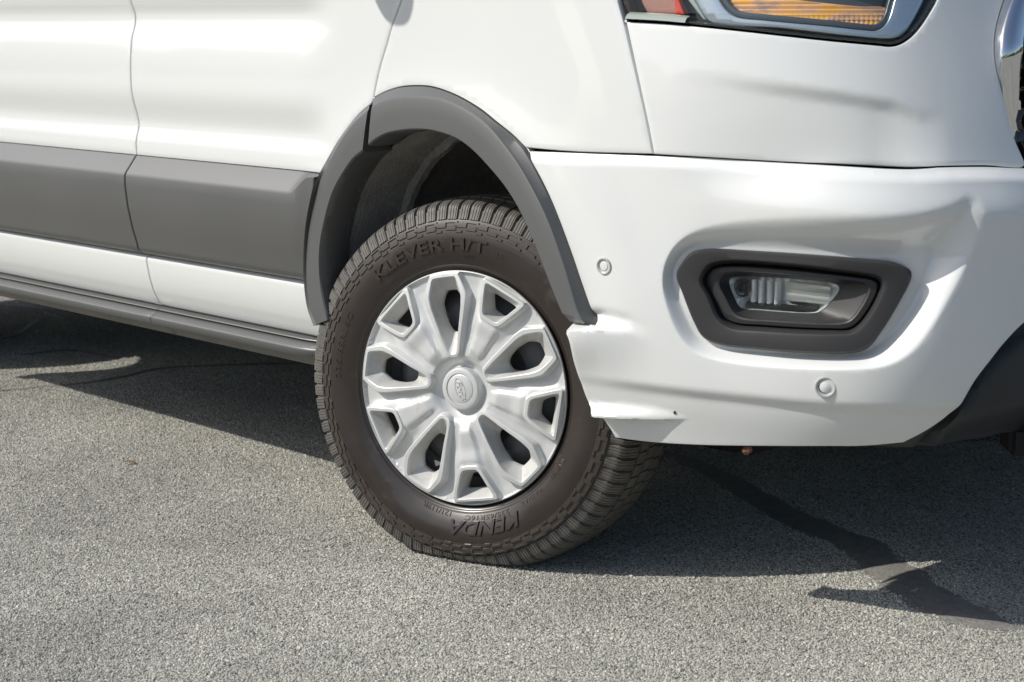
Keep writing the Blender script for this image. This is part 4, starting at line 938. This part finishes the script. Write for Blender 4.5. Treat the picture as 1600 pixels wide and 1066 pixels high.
# --- wheel cover
AX_L=[100.5+72*k for k in range(5)]; AX_S=[-7.6+72*k for k in range(5)]
LO=[(.2228,8.3),(.187,14.9),(.164,15.3),(.068,11.8),(.0608,6.0)]
LI=[(.2160,6.9),(.1830,11.2),(.1620,11.8),(.0735,7.6),(.0680,4.0)]
LH=[(.1890,3.9),(.1680,8.6),(.140,9.4),(.1180,7.6),(.1085,4.2)]
SO=[(.2225,12.6),(.2155,13.4),(.1585,9.4),(.1485,6.6)]
SI=[(.2150,10.6),(.2090,10.9),(.1620,7.0),(.1560,5.0)]
SH=[(.1965,8.2),(.1905,8.2),(.1700,5.4),(.1650,4.0)]
def pk(half,ax,n=96,rnd=1,grow=0):
    P=[(r,h) for r,h in half]+[(r,-h) for r,h in half[::-1]]
    xy=np.array([(r*math.cos(math.radians(ax+h)),r*math.sin(math.radians(ax+h))) for r,h in P])
    if grow:
        if area(xy)<0: xy=xy[::-1]
        xy=inset(xy,-grow)
    if rnd: 
        q=np.roll(xy,-1,0); l=np.hypot(*(q-xy).T)[:,None]; k=np.minimum(.0032/l,.3)
        xy=np.stack([xy+(q-xy)*k,q-(q-xy)*k],1).reshape(-1,2)
        q=np.roll(xy,-1,0); xy=np.stack([.75*xy+.25*q,.25*xy+.75*q],1).reshape(-1,2)
    L=np.vstack([xy,xy[0]]); c=np.array([.5*(half[0][0]+half[-1][0])*math.cos(math.radians(ax)),.5*(half[0][0]+half[-1][0])*math.sin(math.radians(ax))])
    d=[]; 
    for a,b in zip(L[:-1],L[1:]):
        for t in np.linspace(0,1,10,endpoint=False): d.append(a+(b-a)*t)
    d=np.array(d); an=np.unwrap(np.arctan2(*(d-c).T[::-1])-math.radians(ax)); 
    an=(np.arctan2(*(d-c).T[::-1])-math.radians(ax)+math.pi)%(2*math.pi)-math.pi
    i=np.argsort(an); an=an[i]; d=d[i]; t=np.linspace(-math.pi,math.pi,n,endpoint=False)
    return np.stack([np.interp(t,np.r_[an-2*math.pi,an,an+2*math.pi],np.tile(d[:,k],3)) for k in (0,1)],1)
def base_h(x,y):
    r=np.hypot(x,y); ph=np.degrees(np.arctan2(y,x))
    h=np.interp(r,[0,.0605,.066,.085,.13,.17,.20,.2215,.2245],[-.004,-.001,.0025,.0025,-.001,-.006,-.0085,-.0075,-.0012])
    k=np.abs((ph-AX_S[0]+36)%72-36)         # angle from the small window's axis: the spoke is crowned there
    h=h+0.0070*np.exp(-(k/10.)**8)*sm(.062,.085,r)*sm(.165,.135,r)+.0065*np.exp(-(k/14.8)**10)*sm(.11,.15,r)*sm(.222,.20,r)
    return h
def top_h(x,y):
    r=np.hypot(x,y); return np.interp(r,[.055,.066,.11,.165,.19,.2235],[.0065,.0095,.0125,.0115,.0090,.0030])
wb=bmesh.new(); feet=[]; pockets=[]
for ax,(o_,i_,h_) in [(a,(LO,LI,LH)) for a in AX_L]+[(a,(SO,SI,SH)) for a in AX_S]:
    F0=pk(o_,ax,grow=.0042); rr=np.hypot(*F0.T); F0*=np.minimum(1,.2243/rr)[:,None]
    F1=pk(o_,ax); F2=pk(i_,ax); F3=pk(h_,ax); feet.append(F0); pockets.append(F2)
    def at(P,h): return np.c_[P,h]
    t=lambda P:top_h(P[:,0],P[:,1])
    m1=F1+(F2-F1)*.16; m2=F1+(F2-F1)*.84; f1=F0+(F1-F0)*.75
    rows=[at(F0,base_h(F0[:,0],F0[:,1])),at(f1,np.minimum(t(F1)-.0024,base_h(F0[:,0],F0[:,1])*.3+(t(F1)-.0024)*.7)),at(F1,t(F1)-.0009),at(m1,t(m1)),at(m2,t(m2)),at(F2,t(F2)-.0010),at(F2+(F3-F2)*.10,t(F2)-.004),at(F2+(F3-F2)*.94,np.full(len(F3),-.0165)),at(F3,np.full(len(F3),-.0195)),at(F3,np.full(len(F3),-.026))]
    bm_grid(wb,np.stack(rows,1).tolist(),cu=True,flip=True)
# base surface around the windows
no=240; ro=np.stack([.2245*np.cos(np.linspace(0,2*math.pi,no,endpoint=False)),.2245*np.sin(np.linspace(0,2*math.pi,no,endpoint=False))],1)
ni=120; ri=np.stack([.0605*np.cos(np.linspace(0,2*math.pi,ni,endpoint=False)),.0605*np.sin(np.linspace(0,2*math.pi,ni,endpoint=False))],1)
gx=np.array([(x+(k%2)*.0022,y) for k,y in enumerate(np.arange(-.224,.224,.0038)) for x in np.arange(-.224,.224,.0044)])
rg=np.hypot(*gx.T); keep=(rg<.2225)&(rg>.0625)
for f in feet:
    d,i=seg_dist(gx,f[::2]); keep&=~i&(d>.0015)
gx=gx[keep]; loops=[ro,ri]+feet; pts=np.vstack(loops+[gx]); ed=[]; o=0
for l in loops: ed+=[(o+i,o+(i+1)%len(l)) for i in range(len(l))]; o+=len(l)
r=delaunay_2d_cdt([Vector(p) for p in pts],ed,[],0,1e-7)
Vc=np.array([tuple(v) for v in r[0]]); T=np.array([f for f in r[2] if len(f)==3]); c=Vc[T].mean(1); rc=np.hypot(*c.T); keep=(rc<.2245)&(rc>.0603)
for f in feet: keep&=~seg_dist(c,f)[1]
hv=base_h(Vc[:,0],Vc[:,1]); bv=[wb.verts.new((*p,h)) for p,h in zip(Vc,hv)]
for t in T[keep]:
    try: wb.faces.new([bv[i] for i in t])
    except ValueError: pass
# rim edge and hub
lathe(wb,[(.2245,-.001),(.2256,-.0018),(.2262,-.0035),(.2258,-.0065),(.222,-.012)],240)
lathe(wb,[(.0605,-.001),(.0570,-.0045),(.0525,-.0100),(.0485,-.0125),(.0440,-.0128),(.0425,-.0120),(.0412,-.006),(.0402,.0005),(.0385,.0022),(.0365,.0028),(.0300,.0030)],120)
bmesh.ops.remove_doubles(wb,verts=wb.verts,dist=3e-5); bmesh.ops.delete(wb,geom=[v for v in wb.verts if not v.link_faces],context='VERTS')
bmesh.ops.recalc_face_normals(wb,faces=wb.faces); wb.faces.ensure_lookup_table()
fcn=np.array([f.calc_center_median()[:] for f in wb.faces]); infl=np.zeros(len(fcn),bool)
for f in pockets: infl|=seg_dist(fcn[:,:2],f)[1]
for i in np.where(infl&(fcn[:,2]<top_h(fcn[:,0],fcn[:,1])-.0055))[0]: wb.faces[int(i)].material_index=1
wb.transform(WM)
cover=bm_link('wheel_cover',wb,[M['silver'],M['dusty']],wheel,ang=21)
# centre cap with its raised oval
bm=bmesh.new(); lathe(bm,[(.0302,.0015),(.0296,.0026),(.0288,.0018),(.0284,.0012),(.0275,.0022),(.026,.0027),(.0001,.0030)],64); bm.transform(WM); bm_link('centre_cap',bm,M['silver'],wheel,recalc=True)
RT_=Matrix.Rotation(math.radians(-72),4,'Z')
bm=bmesh.new(); G=[]
for k in range(64):
    t=2*math.pi*k/64; G.append([(.0212*q*math.cos(t)+dx*math.cos(t),.0100*q*math.sin(t)+dx*math.sin(t),h) for q,dx,h in ((1,.0007,.0026),(1,.0005,.0037),(1,-.0005,.0037),(1,-.0007,.0026))])
bm_grid(bm,G,cu=True)
cu=bpy.data.curves.new('script','FONT'); cu.body='Ford'; cu.size=.0185; cu.extrude=.0009; cu.shear=.35; cu.align_x='CENTER'; cu.align_y='CENTER'; cu.offset=.0002
o=bpy.data.objects.new('script_tmp',cu); scn.collection.objects.link(o); me=bpy.data.meshes.new_from_object(o.evaluated_get(bpy.context.evaluated_depsgraph_get())); bpy.data.objects.remove(o)
me.transform(Matrix.Translation((0,0,.0033))); bm.from_mesh(me); bpy.data.meshes.remove(me); bm.transform(WM@RT_); bm_link('cap_emblem',bm,M['silver'],wheel,recalc=True,smooth=False)
# steel wheel, nuts and brake behind the windows
bm=bmesh.new(); lathe(bm,[(.222,-.012),(.218,-.02),(.212,-.06),(.205,-.075),(.188,-.082),(.170,-.060),(.150,-.052),(.120,-.056),(.105,-.070),(.090,-.078),(.03,-.080),(.0,-.08)],96); bm.transform(WM); bm_link('steel_wheel',bm,M['steel'],wheel,recalc=True)
for k in range(10):
    a=2*math.pi*(k+.3)/10; bm=bmesh.new(); q=Matrix.Translation((.148*math.cos(a),.148*math.sin(a),-.052))@Matrix.Rotation(a,4,'Z')@Matrix.Diagonal((1.0,.7,.55,1))
    bmesh.ops.create_uvsphere(bm,u_segments=16,v_segments=8,radius=.020,matrix=q); bm.transform(WM); bm_link('wheel_boss',bm,M['steel'],wheel)
for k in range(5):
    a=2*math.pi*(k+.15)/5; bm=bmesh.new(); bmesh.ops.create_cone(bm,cap_ends=True,segments=6,radius1=.0125,radius2=.011,depth=.03,matrix=Matrix.Translation((.083*math.cos(a),.083*math.sin(a),-.062))); bm.transform(WM); bm_link('wheel_nut',bm,M['steel'],wheel,smooth=False)

# other wheels
def plain_wheel(name,mtx):
    w=part_empty(name,van); bm=bmesh.new(); c=crom(PROF,.016)
    lathe(bm,[(r,a) for a,r in c],64); bm.transform(mtx)
    for v in bm.verts: v.co.z=max(v.co.z,.001)
    bm_link('tyre',bm,M['rubber'],w,recalc=True); bm=bmesh.new(); lathe(bm,[(.223,.10),(.20,.105),(.12,.11),(.06,.10),(.04,.105),(.0,.105)],48); bm.transform(mtx); bm_link('wheel_cover',bm,M['silver'],w,recalc=True)
rot=Matrix.Rotation(math.radians(90),4,'X')
plain_wheel('rear_wheel',Matrix.Translation((RW,.17,.345))@rot)
plain_wheel('rear_wheel',Matrix.Translation((RW,W2-.17,.345))@Matrix.Rotation(math.pi,4,'Z')@rot)
plain_wheel('front_wheel',Matrix.Translation((0,W2-.17,.345))@Matrix.Rotation(math.pi+A,4,'Z')@rot)

# far side of the van: copies of the near side's panels, mirrored across the centre plane
SKIP={'front_wheel','rear_wheel','roof_shell','bonnet','windscreen','underbody'}
def mirror_copy(o,parent):
    c=o.copy(); scn.collection.objects.link(c); c.parent=parent
    if parent is van: c.scale=(1,-1,1); c.location=(0,W2,0)
    for ch in list(o.children): mirror_copy(ch,c)
for o in list(van.children):
    if o.name.split('.')[0] in SKIP: continue
    mirror_copy(o,van)

# a scrap of dry leaf on the sunlit asphalt
bm=bmesh.new(); G=[]
for i,t in enumerate(np.linspace(0,1,9)):
    w=.006*math.sin(math.pi*(t*.94+.03))**.8
    G.append([(.028*(t-.5),k*w,.004+.003*abs(k)+.0025*math.sin(5*t)) for k in (-1,-.5,0,.5,1)])
bm_grid(bm,G); bmesh.ops.solidify(bm,geom=bm.faces[:],thickness=.0006)
lf=bm_link('leaf_scrap',bm,mat('dry_leaf',(.50,.36,.20),.8,var=.25,vscale=120),recalc=True); lf.location=(-1.122,0.013,.001); lf.rotation_euler=(0,0,.9)
lf['label']='small tan scrap of dry leaf lying on the sunlit asphalt left of the wheel'; lf['category']='leaf'
